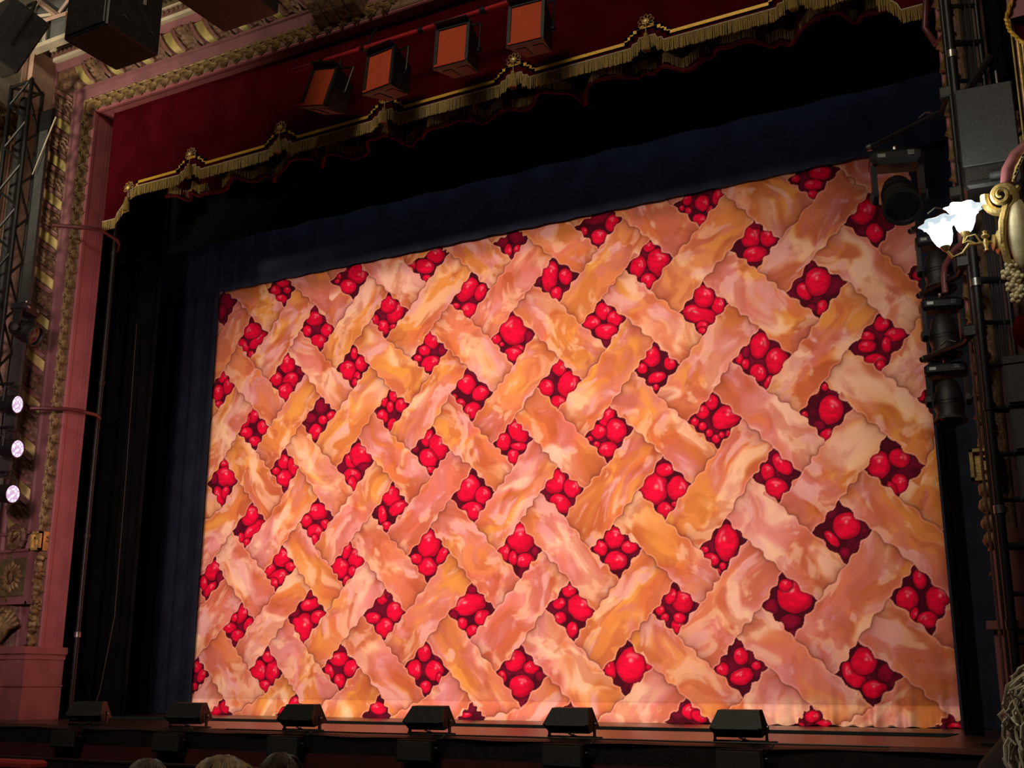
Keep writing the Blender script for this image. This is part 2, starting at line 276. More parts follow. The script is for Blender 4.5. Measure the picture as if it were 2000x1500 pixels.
(7,1,[780,1460,1013,1217,707,863,464,1107],[(793,1306,74,-22,44,107,0),(652,1272,62,-2,-5,58,0),(582,1128,120,13,-21,64,0),(745,1018,102,-2,-6,76,0),(916,1166,60,-22,41,75,0)]),
(7,3,[1957,1587,2235,1287,1875,896,1591,1233],[(1959,1401,140,36,-37,71,0),(1853,1108,161,-14,9,176,0),(2101,1235,100,35,-44,68,0),(1696,1305,87,-2,-4,60,1),(1952,1520,57,-2,-3,45,1)]),
(7,5,[3151,1557,3461,1256,3138,915,2808,1231],[(3114,1465,75,-25,39,93,0),(3296,1268,113,-3,-4,113,0),(3155,1067,121,-20,19,104,0),(2965,1199,106,-3,-3,64,0),(3184,1492,44,-2,-2,50,1)]),
(7,7,[4407,1575,4739,1255,4389,913,4074,1226],[(4362,1321,202,40,-37,114,0),(4557,1159,79,54,-57,58,0),(4431,1014,88,-2,-1,61,0),(4276,1098,65,-1,-1,61,0),(4160,1196,57,-1,-1,48,1),(4400,1504,89,-3,-1,48,1)]),
(7,9,[5711,1548,6023,1199,5762,866,5402,1243],[(5702,1437,81,-3,1,72,0),(5582,1297,71,-2,1,59,0),(5847,1243,138,-4,2,136,0),(5588,1133,71,-2,1,62,0),(5734,1001,66,-1,1,77,0)]),
(7,11,[6975,1487,7262,1240,6991,916,6710,1155],[(7067,1276,105,-3,4,105,0),(6934,1333,55,-15,25,76,0),(6801,1192,50,-1,2,50,0),(7008,1010,69,15,-19,76,0),(7026,1100,63,-2,2,50,0),(6855,1105,43,-1,2,46,0)]),
(7,13,[8186,1539,8535,1233,8269,869,7946,1195],[(8294,1296,156,-62,62,142,0),(8043,1185,65,-2,4,77,1),(8236,1034,106,-3,4,69,1),(8208,1404,65,-2,3,56,0)]),
(7,15,[9520,1554,9842,1204,9617,865,9248,1237],[(9553,1406,54,7,-8,86,0),(9415,1218,93,-3,9,106,0),(9710,1208,107,-3,11,131,0),(9591,1015,89,-2,6,72,0),(9468,1071,28,-15,32,59,0)]),
(7,17,[10820,1466,11106,1192,10876,948,10638,1209],[]),
(8,0,[55,760,288,515,32,257,-112,470],[(65,614,80,0,-7,69,0),(150,500,55,-18,42,76,0),(36,363,53,0,-4,46,0)]),
(8,2,[1277,882,1555,527,1272,279,973,573],[(1143,565,118,0,-9,118,0),(1379,557,107,-12,16,138,0),(1293,741,94,-1,-5,62,0),(1250,366,107,0,-5,73,0)]),
(8,4,[2480,894,2791,601,2491,313,2188,582],[(2468,702,135,8,-13,78,0),(2649,594,83,-30,49,89,0),(2315,553,59,17,-42,81,0),(2485,440,81,0,-4,78,0)]),
(8,6,[3760,903,4107,554,3769,245,3456,604],[(3739,766,92,-1,-2,89,0),(3601,576,101,0,-3,103,0),(3894,561,115,0,-3,108,0),(3766,366,75,0,-2,67,0),(3923,737,46,0,-1,54,1),(3962,467,41,0,-1,54,0)]),
(8,8,[5082,843,5428,492,5083,139,4747,545],[(5006,661,112,54,-58,85,0),(5226,588,90,0,0,65,0),(5083,389,143,0,0,110,0),(4830,486,54,0,0,65,0),(5339,492,60,0,0,51,1)]),
(8,10,[6410,876,6699,585,6377,277,6107,549],[(6450,600,160,-1,4,170,0),(6199,562,59,9,-19,104,0),(6667,586,43,0,1,49,0),(6488,366,58,0,1,39,1)]),
(8,12,[7652,882,7979,573,7702,269,7389,557],[(7700,695,73,-1,4,81,0),(7493,556,64,0,3,63,0),(7697,487,110,27,-17,72,0),(7860,592,46,0,2,43,0)]),
(8,14,[8909,831,9323,480,9027,189,8656,501],[(8845,500,71,55,-79,102,0),(8954,625,113,-1,9,119,0),(9033,357,105,0,6,78,0),(9163,513,63,-30,45,82,1)]),
(8,16,[10202,806,10484,553,10261,323,10016,570],[]),
(9,-1,[-510,156,-351,-84,-605,-309,-785,-107],[]),
(9,1,[558,216,739,3,538,-242,291,-3],[(438,73,102,1,-7,74,0),(605,105,81,1,-6,71,0)]),
(9,3,[1791,282,1994,21,1747,-216,1466,13],[(1770,167,94,1,-5,71,0),(1597,51,67,1,-3,50,0)]),
(9,5,[3112,282,3277,25,3062,-216,2844,19],[(3084,110,104,1,-3,68,0)]),
(9,7,[4431,197,4608,24,4407,-160,4230,21],[(4333,53,79,1,0,26,0)]),
(9,9,[5711,216,5976,-30,5712,-283,5434,-29],[]),
(9,11,[7072,260,7355,8,7103,-182,6820,12],[(7122,129,89,1,3,75,0),(7209,80,69,-36,29,43,0)]),
(9,13,[8410,202,8635,2,8392,-186,8210,4],[(8410,96,66,1,3,53,0),(8529,26,81,1,2,33,0),(8280,8,49,1,1,24,0)]),
(9,15,[9710,133,9948,1,9715,-152,9575,6],[(9755,16,55,1,3,37,0)]),
(9,17,[10893,98,11156,-117,10968,-298,10745,-91],[]),
(10,0,[92,-502,231,-709,-15,-900,-197,-723],[]),
(10,2,[1324,-478,1493,-689,1240,-893,1026,-698],[]),
(10,4,[2568,-463,2762,-675,2507,-888,2268,-681],[]),
(10,6,[3823,-458,4038,-670,3784,-886,3529,-670],[]),
(10,8,[5089,-462,5320,-671,5073,-885,4809,-666],[]),
(10,10,[6367,-475,6609,-680,6373,-886,6107,-669],[]),
(10,12,[7656,-497,7905,-696,7684,-889,7424,-679],[]),
(10,14,[8956,-528,9207,-719,9006,-895,8759,-696],[]),
(10,16,[10268,-569,10516,-750,10340,-902,10113,-720],[])]
# ------------------------------------------------------------------ the setting
def struct(mb, name, m, parent=None, smooth=False): return mb.build(name, m, parent, smooth, kind='structure')
XL, XR, ZT, YF = -11.33, -1.09, 7.55, 9.2          # proscenium opening and its front face
# stage floor: dark boards under gloss varnish
def floor_mat():
    m = bpy.data.materials.new('stage_boards'); m.use_nodes = True; nt = m.node_tree; N = nt.nodes; L = nt.links; b = N['Principled BSDF']
    tc = N.new('ShaderNodeTexCoord'); mp = N.new('ShaderNodeMapping'); mp.inputs['Scale'].default_value = (.25, 6, 1)
    L.new(tc.outputs['Object'], mp.inputs['Vector'])
    nz = N.new('ShaderNodeTexNoise'); nz.inputs['Scale'].default_value = 3; nz.inputs['Detail'].default_value = 6; L.new(mp.outputs[0], nz.inputs['Vector'])
    rp = N.new('ShaderNodeValToRGB'); rp.color_ramp.elements[0].color = (.010, .007, .006, 1); rp.color_ramp.elements[1].color = (.05, .028, .022, 1)
    L.new(nz.outputs['Fac'], rp.inputs['Fac']); L.new(rp.outputs['Color'], b.inputs['Base Color'])
    r2 = N.new('ShaderNodeMapRange'); r2.inputs['To Min'].default_value = .22; r2.inputs['To Max'].default_value = .38
    L.new(nz.outputs['Fac'], r2.inputs['Value']); L.new(r2.outputs[0], b.inputs['Roughness'])
    bp = N.new('ShaderNodeBump'); bp.inputs['Strength'].default_value = .06; bp.inputs['Distance'].default_value = .01
    L.new(nz.outputs['Fac'], bp.inputs['Height']); L.new(bp.outputs[0], b.inputs['Normal'])
    b.inputs['Specular IOR Level'].default_value = .55
    return m
FLOOR = floor_mat()
struct(MB().bx(-15, 2, 8.14, 15, -.12, 0), 'floor', FLOOR)
struct(MB().bx(-15, 2, 8.0, 8.35, -.85, -.171), 'wall_stage_front', REDWALL)
struct(MB().bx(-15, 2, 8.02, 8.139, -.17, -.035), 'trim_1', BLACKP)          # black fascia under the stage lip
mb = MB(); random.seed(3)
mb.grid(lambda u, v: (-14.5+16*u, 8.0+.16*v+.012*math.sin(u*90)*(1-v), .004-.028*(1-v)*(1+.12*math.sin(u*61)+.1*math.sin(u*143+1))), 240, 2)
struct(mb, 'trim_2', BLACKP, smooth=True)                                  # black cloth lapped over the stage lip
struct(MB().bx(-14.5, -1.65, 9.95, 10.6, .0005, .006), 'trim_3', TEAL)    # runner track let into the boards
struct(MB().bx(-24, 12, -10, 8.1, -1.25, -1.15), 'floor_stalls', REDWALL)
struct(MB().bx(-16, 3, 14.5, 14.7, -.1, 13), 'wall_back', BLACKCL)
struct(MB().bx(-15.2, -15, 9.9, 14.5, -.1, 13), 'wall_stage_right', BLACKCL)
struct(MB().bx(2, 2.2, 9.9, 14.5, -.1, 13), 'wall_stage_left', BLACKCL)
# proscenium wall: masonry round the opening, with its reveal
w = MB()
w.bx(-15, XL-.002, YF+.02, 9.52, 0, 13).bx(XR+.002, 2, YF+.02, 9.52, 0, 13).bx(XL-.002, XR+.002, YF+.02, 9.52, ZT+.002, 13)
WP = struct(w, 'wall_proscenium', PINK)
def fband(mb, prof):
    """profile [(d, y)...] swept round the opening with mitred corners (d outward from the opening, y depth)"""
    n = len(prof); vs = []
    for st in range(4):
        for d, y in prof:
            vs.append([(XL-d, y, 0), (XL-d, y, ZT+d), (XR+d, y, ZT+d), (XR+d, y, 0)][st])
    fs = [(s*n+i, s*n+(i+1) % n, (s+1)*n+(i+1) % n, (s+1)*n+i) for s in range(3) for i in range(n)]
    fs += [tuple(range(n-1, -1, -1)), tuple(range(3*n, 4*n))]
    return mb.add(vs, fs)
# rose jamb edge, leaf moulding bed, brown band, half-round, outer fillet
struct(fband(MB(), [(0, 9.26), (-.012, 9.24), (-.012, 9.2), (0, 9.18), (.015, 9.18), (.015, 9.26)]), 'trim_4', PINK)
struct(fband(MB(), [(.015, 9.25), (.015, 9.175), (.03, 9.165), (.08, 9.15), (.13, 9.165), (.16, 9.175), (.16, 9.25)]), 'trim_5', BRONZE, smooth=True)
T5 = bpy.data.objects['trim_5']
struct(fband(MB(), [(.16, 9.25), (.16, 9.16), (.175, 9.15), (.19, 9.16), (.19, 9.25)]), 'trim_6', GOLD)
struct(fband(MB(), [(.19, 9.25), (.19, 9.185), (.24, 9.175), (.33, 9.165), (.345, 9.14), (.375, 9.14), (.38, 9.16), (.38, 9.25)]), 'trim_7', BROWN)
R7 = .185
arc = [(.38+R7*(1-math.cos(a)), 9.2-.115*math.sin(a)) for a in [PI*i/10 for i in range(11)]]
struct(fband(MB(), [(.38, 9.25)]+arc+[(.75, 9.25)]), 'trim_8', BRONZE, smooth=True); T8 = bpy.data.objects['trim_8']
struct(fband(MB(), [(.75, 9.25), (.75, 9.15), (.77, 9.12), (.85, 9.11), (.86, 9.13), (.86, 9.25)]), 'trim_9', BROWN)
# gilt acanthus leaves on the moulding bed, one object each
def leaf_mesh(nm, k):
    m = MB(); r = random.Random(k)
    def p(u, v):           # leaf curls along +s, lobed edge, raised rib
        s = -.02+.145*u; half = .062*math.sin(PI*min(1, .12+u*.88))**.7*(1+.28*math.sin(u*5*PI+k))
        t = (v-.5)*2; h = .012+.03*math.sin(PI*u)*(1-abs(t)**1.5)+.014*math.cos(t*3*PI)*math.sin(PI*u)
        return (t*half+.02*math.sin(u*PI*1.3)*(1 if k % 2 else -1), -h, s)
    m.grid(p, 6, 6); return m.mesh(nm, GOLD, True)
LEAF = [leaf_mesh('acanthus_leaf', i) for i in range(4)]
def leaf(i, loc, rot, sc=1.0):
    o = bpy.data.objects.new('acanthus_leaf', LEAF[i % 4]); link(o, T5); o.location = loc; o.rotation_euler = rot; o.scale = (sc, 1.1, 1)
z = .92; i = 0
while z < ZT+.02:
    leaf(i, (XL-.088, 9.165, z), (0, .35 if i % 2 else -.35, 0)); i += 1; z += .098
x = XL-.05; i = 0
while x < -6.6:
    leaf(i, (x, 9.165, ZT+.088), (0, PI/2+(.35 if i % 2 else -.35), 0)); i += 1; x += .098
z = 1.15; i = 0
while z < 6.3:
    leaf(i, (XR+.058, 9.165, z), (0, .35 if i % 2 else -.35, 0), .8); i += 1; z += .098
# ribbons, gilt panels, studs and leaf sprays wound round the half-round
SLOPE = .36
def ribbon_piece(nm, side, s0, s1, h, m, bump=0, nu=4, nv=10, seed=0, edge=0):
    r = np.random.default_rng(seed); nb = r.random((nu+1, nv+1)); mb = MB()
    sl = SLOPE
    def p(u, v, hh):
        a = PI*(.06+.88*v); d = .38+R7*(1-math.cos(a)*1.0); y = 9.2-.115*math.sin(a)
        nrm = (-math.cos(a), -math.sin(a)); d += nrm[0]*hh; y += nrm[1]*hh
        s = s0+(s1-s0)*u
        if side == 'L': return (XL-d, y, s+sl*v)
        if side == 'R': return (XR+d, y, s+sl*v)
        return (s-sl*v, y, ZT+d)
    def top(u, v):
        hh = h+bump*(nb[round(u*nu), round(v*nv)]-.3)+(edge if (u < .01 or u > .99) else 0)
        return p(u, v, hh)
    mb.grid(top, nu, nv)
    mb.grid(lambda u, v: p(0, v, h*(1-u)+(edge if u < .5 else 0)), 1, nv); mb.grid(lambda u, v: p(1, v, h*(1-u)+(edge if u < .5 else 0)), 1, nv)
    return mb.mesh(nm, m, True)
UN = .53
def ribbons(side, starts):
    ps = [('gilt_panel', ribbon_piece('gilt_panel', side, 0, .13, .006, GOLDP)),
          ('strap', ribbon_piece('strap', side, .14, .205, .022, STRAPM, edge=.007)),
          ('leaf_spray', ribbon_piece('leaf_spray', side, .215, .43, .014, BRONZE, .05, 9, 18, 5)),
          ('strap', ribbon_piece('strap', side, .44, .505, .022, STRAPM, edge=.007))]
    st = MB().ball((0, 0, 0), (.016, .014, .016), 8, 5).mesh('stud', GOLD, True)
    for s in starts:
        for nm, me in ps:
            o = bpy.data.objects.new(nm, me); link(o, T8)
            o.location = (s, 0, 0) if side == 'T' else (0, 0, s)
        for off in (.172, .472):
            for v in (.13, .87):
                a = PI*(.06+.88*v); d = .38+R7*(1-math.cos(a)); y = 9.2-.115*math.sin(a)
                dn, yn = d-math.cos(a)*.028, y-math.sin(a)*.028
                q = {'L': (XL-dn, yn, s+off+SLOPE*v), 'R': (XR+dn, yn, s+off+SLOPE*v), 'T': (s+off-SLOPE*v, yn, ZT+dn)}[side]
                o = bpy.data.objects.new('stud', st); link(o, T8); o.location = q
ribbons('L', [1.95+UN*i for i in range(11)])
ribbons('T', [XL-.10+UN*i for i in range(9)])
ribbons('R', [1.6+UN*i for i in range(9)])
# corbel block in the top band
kb = MB()
kb.bx(-7.62, -6.98, 8.78, 9.2, 7.86, 8.6).bx(-7.64, -6.96, 8.76, 9.2, 7.82, 7.87)
KB = struct(kb, 'trim_10', BROWN)
for i in range(4):
    MB().prism([(0, 8.8, 7.82), (0, 8.84, 7.74), (0, 8.95, 7.66), (0, 9.1, 7.6), (0, 9.17, 7.6), (0, 9.17, 7.82)], (-7.60+.155*i, 0, 0), (-7.47+.155*i, 0, 0)).build('corbel_rib', BRONZE, KB)
kb = MB().ball((-6.45, 9.05, 8.0), (.13, .1, .13), 14, 9, .12); kb.build('gilt_boss', BRONZE, KB, True)
kb = MB()
for i in range(9): kb.ball((-6.95+.09*i, 9.05, 7.98-.05*math.sin(i/8*PI)), (.06, .06, .05), 8, 5, .2)
kb.build('leaf_garland', BRONZE, KB, True)
# ---- lower left pier: plinth, key blocks, wreath, flower panel, shell
pl = MB(); pl.bx(-13, XL-.0, 9.04, 9.25, 0, .72); pl.bx(-13, XL+.03, 9.0, 9.25, .72, .80); pl.bx(-13, XL+.015, 9.02, 9.25, .66, .72)
pl.bx(XL-.3, XL+.02, 9.0, 9.54, 0, .72); pl.bx(XL-.3, XL+.045, 8.97, 9.56, .72, .80); pl.bx(XL-.3, XL+.03, 8.99, 9.55, .66, .72); pl.bx(XL-.3, XL+.03, 8.985, 9.55, .36, .375); pl.bx(-13, XL+.005, 9.03, 9.25, .36, .375)
PL = struct(pl, 'trim_11', PLINTH)
def key_block(x, z, parent, w=.16, h=.2):
    m = MB(); t = .025
    m.bx(x-w/2, x+w/2, 9.08, 9.2, z-h/2, z+h/2)
    for a in ((-w/2, -w/2+t, -h/2, h/2), (w/2-t, w/2, -h/2, h/2), (-w/2, w/2, -h/2, -h/2+t), (-w/2, w/2, h/2-t, h/2), (-t/2, t/2, -h/5, h/5), (-t/2, w/4, h/5-t, h/5)):
        m.bx(x+a[0], x+a[1], 9.05, 9.1, z+a[2], z+a[3])
    return m.build('key_block', GOLDB, parent)
key_block(XL-.095, 2.0, PL, .17, .22)
MB().bx(XL-.01, XL+.008, 9.40, 9.415, .8, ZT).bx(XL-.01, XL+.008, 9.44, 9.455, .8, ZT).build('reveal_bead', PINK, WP)
pn = MB().bx(-12.12, -11.47, 9.09, 9.24, 1.28, 1.92); PN = struct(pn, 'trim_12', BROWN)
for a in ((-12.12, -12.09, 1.28, 1.92), (-11.50, -11.47, 1.28, 1.92), (-12.12, -11.47, 1.28, 1.31), (-12.12, -11.47, 1.89, 1.92)): MB().bx(a[0], a[1], 9.06, 9.1, a[2], a[3]).build('frame_bar', BROWN, PN)
MB().bx(-12.02, -11.57, 9.075, 9.09, 1.38, 1.82).build('flower_panel', OLIVE, PN)
pt = MB()
def petal(u, v):
    t = (v-.5)*2; s = .07+.14*u; hw = .034*math.sin(PI*(.15+.85*u))**.6
    return (t*hw, 9.07-.028*math.sin(PI*u)*(1-t*t), s)
pm = MB().grid(petal, 4, 4).mesh('petal', GOLD, True)
for i in range(16):
    o = bpy.data.objects.new('petal', pm); link(o, PN); o.location = (-11.795, 0, 1.6); o.rotation_euler = (0, 2*PI*i/16, 0)
    if i % 2: o.scale = (1, 1, .86)
MB().tube([(-11.795+.052*math.cos(a), 9.045, 1.6+.075*math.sin(a)) for a in [2*PI*i/20 for i in range(20)]], .012, 6, True).build('flower_ring', GOLD, PN, True)
MB().ball((-11.795, 9.06, 1.6), (.035, .02, .055), 10, 6).build('flower_heart', BRONZE, PN, True)
wr = MB(); wr.tube([(-11.79+.125*math.cos(a), 9.08, 2.06+.13*math.sin(a)) for a in [2*PI*i/26 for i in range(26)]], [.036+.012*(i % 2) for i in range(26)], 7, True)
wr.build('laurel_wreath', BRONZE, PN, True)
MB().tube([(-11.79+.085*math.cos(a), 9.06, 2.06+.09*math.sin(a)) for a in [2*PI*i/20 for i in range(20)]], .014, 6, True).build('wreath_ring', GOLD, PN, True)
MB().tube([(-11.86, 9.06, 2.02), (-11.78, 9.05, 2.07), (-11.72, 9.06, 2.1)], .018, 6).build('wreath_knot', BRONZE, PN, True)
MB().bx(-12.2, -11.42, 9.1, 9.2, 2.1, 2.14).build('frame_bar', BROWN, PN)
sh = MB()
for i in range(9):
    a = -1.25+2.5*i/8; sh.tube([(-11.80+.03*math.sin(a), 9.0, .86), (-11.80+.16*math.sin(a), 8.99, .98+.08*math.cos(a)), (-11.80+.26*math.sin(a), 9.06, 1.0+.22*math.cos(a))], [.02, .035, .028], 6)
for i in range(12): sh.ball((-11.98+.36*random.random(), 9.04, 1.08+.14*random.random()), .035, 7, 5, .25)
sh.build('shell_bracket', GOLD, PN, True)
MB().bx(-11.5, -11.46, 9.1, 9.2, .82, 1.22).build('frame_bar', BROWN, PN)
for k, (x, z0, z1) in enumerate(((XL-.075, 1.32, 1.86), (XL-.075, .84, 1.26))):
    m = MB(); zz = z0
    while zz < z1: m.ball((x+random.uniform(-.02, .02), 9.13, zz), (.055, .05, .05), 8, 6, .25); zz += .07
    m.build('husk_drop', GOLD, PN, True)
# lower right pier: key block, husks, plinth
PR = struct(MB().bx(XR-.02, -.2, 9.03, 9.25, 0, .78).bx(XR-.06, -.2, 8.99, 9.25, .78, .84).bx(XR+.0, -.2, 9.1, 9.25, .84, 1.5), 'trim_13', PLINTH)
key_block(XR+.03, 1.98, PR, .2, .24)
for i in range(4): MB().ball((XR+.02, 9.1, 1.80-.125*i), (.062, .05, .06), 10, 7, .12).build('husk', GOLD, PR, True)
# ---- cornice over the proscenium and its return on the left
def cornice(m, y0, y1, z0, z1): return m.bx(-12.25-(9.25-y0), 2, y0, 9.3, z0, z1)
CO = struct(MB().bx(-12.2, 2, 9.06, 9.3, 8.41, 8.46), 'trim_14', CREAM)
m = MB(); m.bx(-12.2, 2, 9.0, 9.3, 8.525, 8.55); m.bx(-12.2, 2, 8.86, 9.3, 8.66, 8.72); m.bx(-12.2, 2, 8.74, 9.3, 8.72, 8.80)
m.build('cornice_bed', CREAM, CO)
MB().bx(-12.2, 2, 9.03, 9.3, 8.46, 8.525).build('egg_course_bed', STRAPM, CO)
MB().bx(-12.2, 2, 8.97, 9.3, 8.55, 8.66).build('dentil_course_bed', OLIVE, CO)
eg = MB().ball((0, 0, 0), (.026, .025, .03), 8, 6).mesh('egg', BRONZE, True); dt = MB().box((0, 0, 0), (.04, .08, .09)).mesh('dentil', OLIVE)
x = -12.05
while x < -7.0:
    o = bpy.data.objects.new('egg', eg); link(o, CO); o.location = (x, 9.025, 8.492)
    o = bpy.data.objects.new('dentil', dt); link(o, CO); o.location = (x, 8.94, 8.605); x += .08
# left side wall by the stage: panelled pier, fluted pilaster
SW = struct(MB().bx(-15.5, -12.22, 8.1, 9.2, 0, 13), 'wall_left', CREAM2)
for (y0, y1, z0, z1) in ((8.2, 8.26, 7.6, 8.5), (8.7, 8.76, 7.6, 8.5), (8.2, 8.76, 8.44, 8.5)): MB().bx(-12.23, -12.19, y0, y1, z0, z1).build('panel_moulding', SALMON, SW)
MB().bx(-12.24, -12.14, 8.0, 9.02, 8.46, 8.525).build('egg_course_bed', STRAPM, SW); MB().bx(-12.24, -12.08, 8.0, 8.96, 8.55, 8.66).build('dentil_course_bed', OLIVE, SW); MB().bx(-12.24, -12.0, 8.0, 8.85, 8.66, 8.8).build('cornice_bed', CREAM, SW)
MB().bx(-12.24, -12.1, 8.78, 9.19, 3.6, 8.45).build('pier_face', SALMON, SW)
PI_ = struct(MB().bx(-12.26, -12.19, 8.1, 8.76, 0, 7.6), 'trim_15', CREAM)
for i in range(8): MB().tube([(-12.18, 8.14+.082*i, 4.55), (-12.18, 8.14+.082*i, 7.05)], .03, 8).build('flute', CREAM if i % 2 else SALMON, PI_, True)
m = MB()
for i in range(40): m.ball((-12.17, 8.1+.66*random.random(), 7.08+.45*random.random()), .04+.05*random.random(), 7, 5, .3)
m.build('acanthus_capital', GOLD, PI_, True)
MB().bx(-12.22, -12.06, 8.06, 8.8, 4.25, 4.38).build('base_moulding', PINK, PI_); MB().bx(-12.22, -12.1, 8.08, 8.78, 4.38, 4.55).build('pilaster_base', PLINTH, PI_)
MB().bx(-12.22, -12.12, 8.08, 8.78, 0, 4.25).build('pilaster_pedestal', PLINTH, PI_)
# ceiling cove over the corner: slate coffers behind cream and salmon ribs
CE = struct(MB().bx(-18, -2, -2, 9.3, 10.6, 10.8), 'ceiling', CREAM2)
struct(MB().bx(-18, 2, 9.06, 9.3, 8.8, 10.6), 'wall_cove', SLATE)
CR = struct(MB().bx(-11.98, -11.2, 8.6, 8.72, 8.3, 8.36), 'trim_16', CREAM)
for a, b, r, mm in (((-12.0, 8.6, 9.08), (-11.5, 8.6, 8.67), .035, SALMON), ((-11.25, 8.6, 8.89), (-11.47, 8.6, 8.7), .022, SALMON), ((-11.92, 8.6, 8.68), (-11.2, 8.6, 8.64), .03, SALMON), ((-11.88, 8.6, 9.0), (-12.04, 8.6, 8.86), .022, CREAM), ((-12.04, 8.6, 8.86), (-11.87, 8.6, 8.68), .028, SALMON),
    ((-11.72, 8.6, 8.68), (-11.7, 8.6, 8.36), .03, CREAM), ((-11.30, 8.6, 8.66), (-11.28, 8.6, 8.36), .03, BRONZE), ((-11.98, 8.6, 8.8), (-11.6, 8.6, 8.72), .025, CREAM), ((-12.1, 8.62, 8.5), (-11.9, 8.62, 8.36), .06, CREAM)):
    MB().tube([a, b], r, 4).build('cove_rib', mm, CR)
MB().bx(-12.0, -11.2, 8.66, 8.7, 8.36, 9.2).build('coffer_panel', SLATE, CR)
# ------------------------------------------------------------------ painted show cloth: a cherry pie lattice
def vnoise(x, y, seed, n=64):
    g = np.random.default_rng(seed).random((n, n)); xi = np.floor(x).astype(int); yi = np.floor(y).astype(int)
    fx = x-xi; fy = y-yi; fx = fx*fx*fx*(fx*(fx*6-15)+10); fy = fy*fy*fy*(fy*(fy*6-15)+10)
    a = g[yi % n, xi % n]; b = g[yi % n, (xi+1) % n]; c = g[(yi+1) % n, xi % n]; d = g[(yi+1) % n, (xi+1) % n]
    return (a*(1-fx)+b*fx)*(1-fy)+(c*(1-fx)+d*fx)*fy
def fbm(x, y, seed, oc=4):
    t = np.zeros_like(x); a = .5; s = 0
    for i in range(oc): t += a*vnoise(x*2**i+17.3*i, y*2**i+9.1*i, seed+i); s += a; a *= .5
    return t/s
def sst(a, b, x): t = np.clip((x-a)/(b-a), 0, 1); return t*t*(3-2*t)
def mix(A, B, t): return A*(1-t[..., None])+np.asarray(B, np.float32)*t[..., None]
U0, U1, Z0, Z1, ST = -.04, 9.90, .0, 6.14, .0082
nx, nz = int((U1-U0)/ST)+1, int((Z1-Z0)/ST)+1
us = np.linspace(U0, U1, nx, dtype=np.float32); zs = np.linspace(Z0, Z1, nz, dtype=np.float32)
UU, ZZ = np.meshgrid(us, zs)
hd = {}
for k, u, t, b in HOLES: hd[(k, u)] = (np.array(t, float).reshape(4, 2)/1000, [np.array(q, float) for q in b])
def wavy(p, q, r, amp, n=14, bow=0.):
    d = q-p; L = np.hypot(*d); nr = np.array([-d[1], d[0]])/max(L, 1e-6); t = np.linspace(0, 1, n+1)
    per = r.uniform(2.0, 3.1); ph = r.uniform(0, 6.28)
    o = amp*np.sin(per*2*np.pi*t+ph)*np.sin(np.pi*t)**.5+amp*.18*np.sin(per*4.6*np.pi*t+ph*2)*np.sin(np.pi*t)+bow*np.sin(np.pi*t)
    return p+d*t[:, None]+nr*o[:, None]
def win(pts, m):
    i0 = np.searchsorted(us, pts[:, 0].min()-m); i1 = np.searchsorted(us, pts[:, 0].max()+m)
    j0 = np.searchsorted(zs, pts[:, 1].min()-m); j1 = np.searchsorted(zs, pts[:, 1].max()+m)
    return slice(j0, j1), slice(i0, i1)
def segdist(X, Y, P):
    """distance to a polyline and the side (cross product sign) at the nearest segment"""
    best = np.full(X.shape, 9., np.float32); side = np.zeros(X.shape, np.float32)
    for a, b in zip(P[:-1], P[1:]):
        d = b-a; L2 = d@d+1e-12; px, py = X-a[0], Y-a[1]; t = np.clip((px*d[0]+py*d[1])/L2, 0, 1)
        e = np.hypot(px-t*d[0], py-t*d[1]); c = d[0]*py-d[1]*px; m = e < best
        best = np.where(m, e, best); side = np.where(m, c, side)
    return best, side
# pastry: two families of strips with streaks along their run
kk = (5.77-ZZ+.02*(UU-.15)/.58)/.66; uu = (UU-.15)/.58; A = (uu+kk)/2; B = (uu-kk)/2
fa, fb = np.abs(A-np.floor(A)-.5), np.abs(B-np.floor(B)-.5)
odd = ((np.floor(A)-np.floor(B)).astype(int) % 2) == 1
cross = np.maximum(fa, fb) < .27
own = np.where(cross, np.where(odd, 1., 0.), np.where(fa < fb, 1., 0.)).astype(np.float32)   # 1: rising strips
# seams of the weave: thin dark line, soft shade on the under strip, pale lip on the upper
BD = np.full(UU.shape, .48, np.float32); UND = np.zeros(UU.shape, np.float32); LIP = UND.copy(); LINE = UND.copy()
for k in range(-1, 11):
    for u in range(-1, 19):
        if (k+u) % 2 == 0: continue
        ks = [(k, u-1), (k-1, u), (k, u+1), (k+1, u)]
        if not all(q in hd for q in ks): continue
        Lr, Tb, Rl, Bt = hd[ks[0]][0][1], hd[ks[1]][0][2], hd[ks[2]][0][3], hd[ks[3]][0][0]; cen = (Lr+Tb+Rl+Bt)/4
        r = np.random.default_rng(1000+k*40+u)
        for p, q in (((Lr, Tb), (Bt, Rl)) if k % 2 else ((Tb, Rl), (Lr, Bt))):
            P = wavy(p, q, r, .022, 12); sl = win(P, .42); X, Y = UU[sl], ZZ[sl]
            if X.size == 0: continue
            d, sd = segdist(X, Y, P); dq = q-p; cs = np.sign(dq[0]*(cen[1]-p[1])-dq[1]*(cen[0]-p[0])); inn = (sd*cs) > 0
            tt = ((X-p[0])*dq[0]+(Y-p[1])*dq[1])/(dq@dq); ok = (d < BD[sl]); fam = 1. if k % 2 else 0.
            own[sl] = np.where(ok, np.where(inn, fam, 1-fam), own[sl]); BD[sl] = np.where(ok, d, BD[sl])
            UND[sl] = np.maximum(UND[sl], np.where(inn, 0, (.6*np.exp(-d/.075)+.4*np.exp(-d/.02))*(.6+.4*np.sin(np.pi*np.clip(tt, 0, 1))))); LIP[sl] = np.maximum(LIP[sl], np.where(inn, np.exp(-((d-.012)/.007)**2), 0))
            LINE[sl] = np.maximum(LINE[sl], np.exp(-(d/.0065)**2)*np.where(inn, .55, 1))
sid = (own*37.).astype(np.float32)
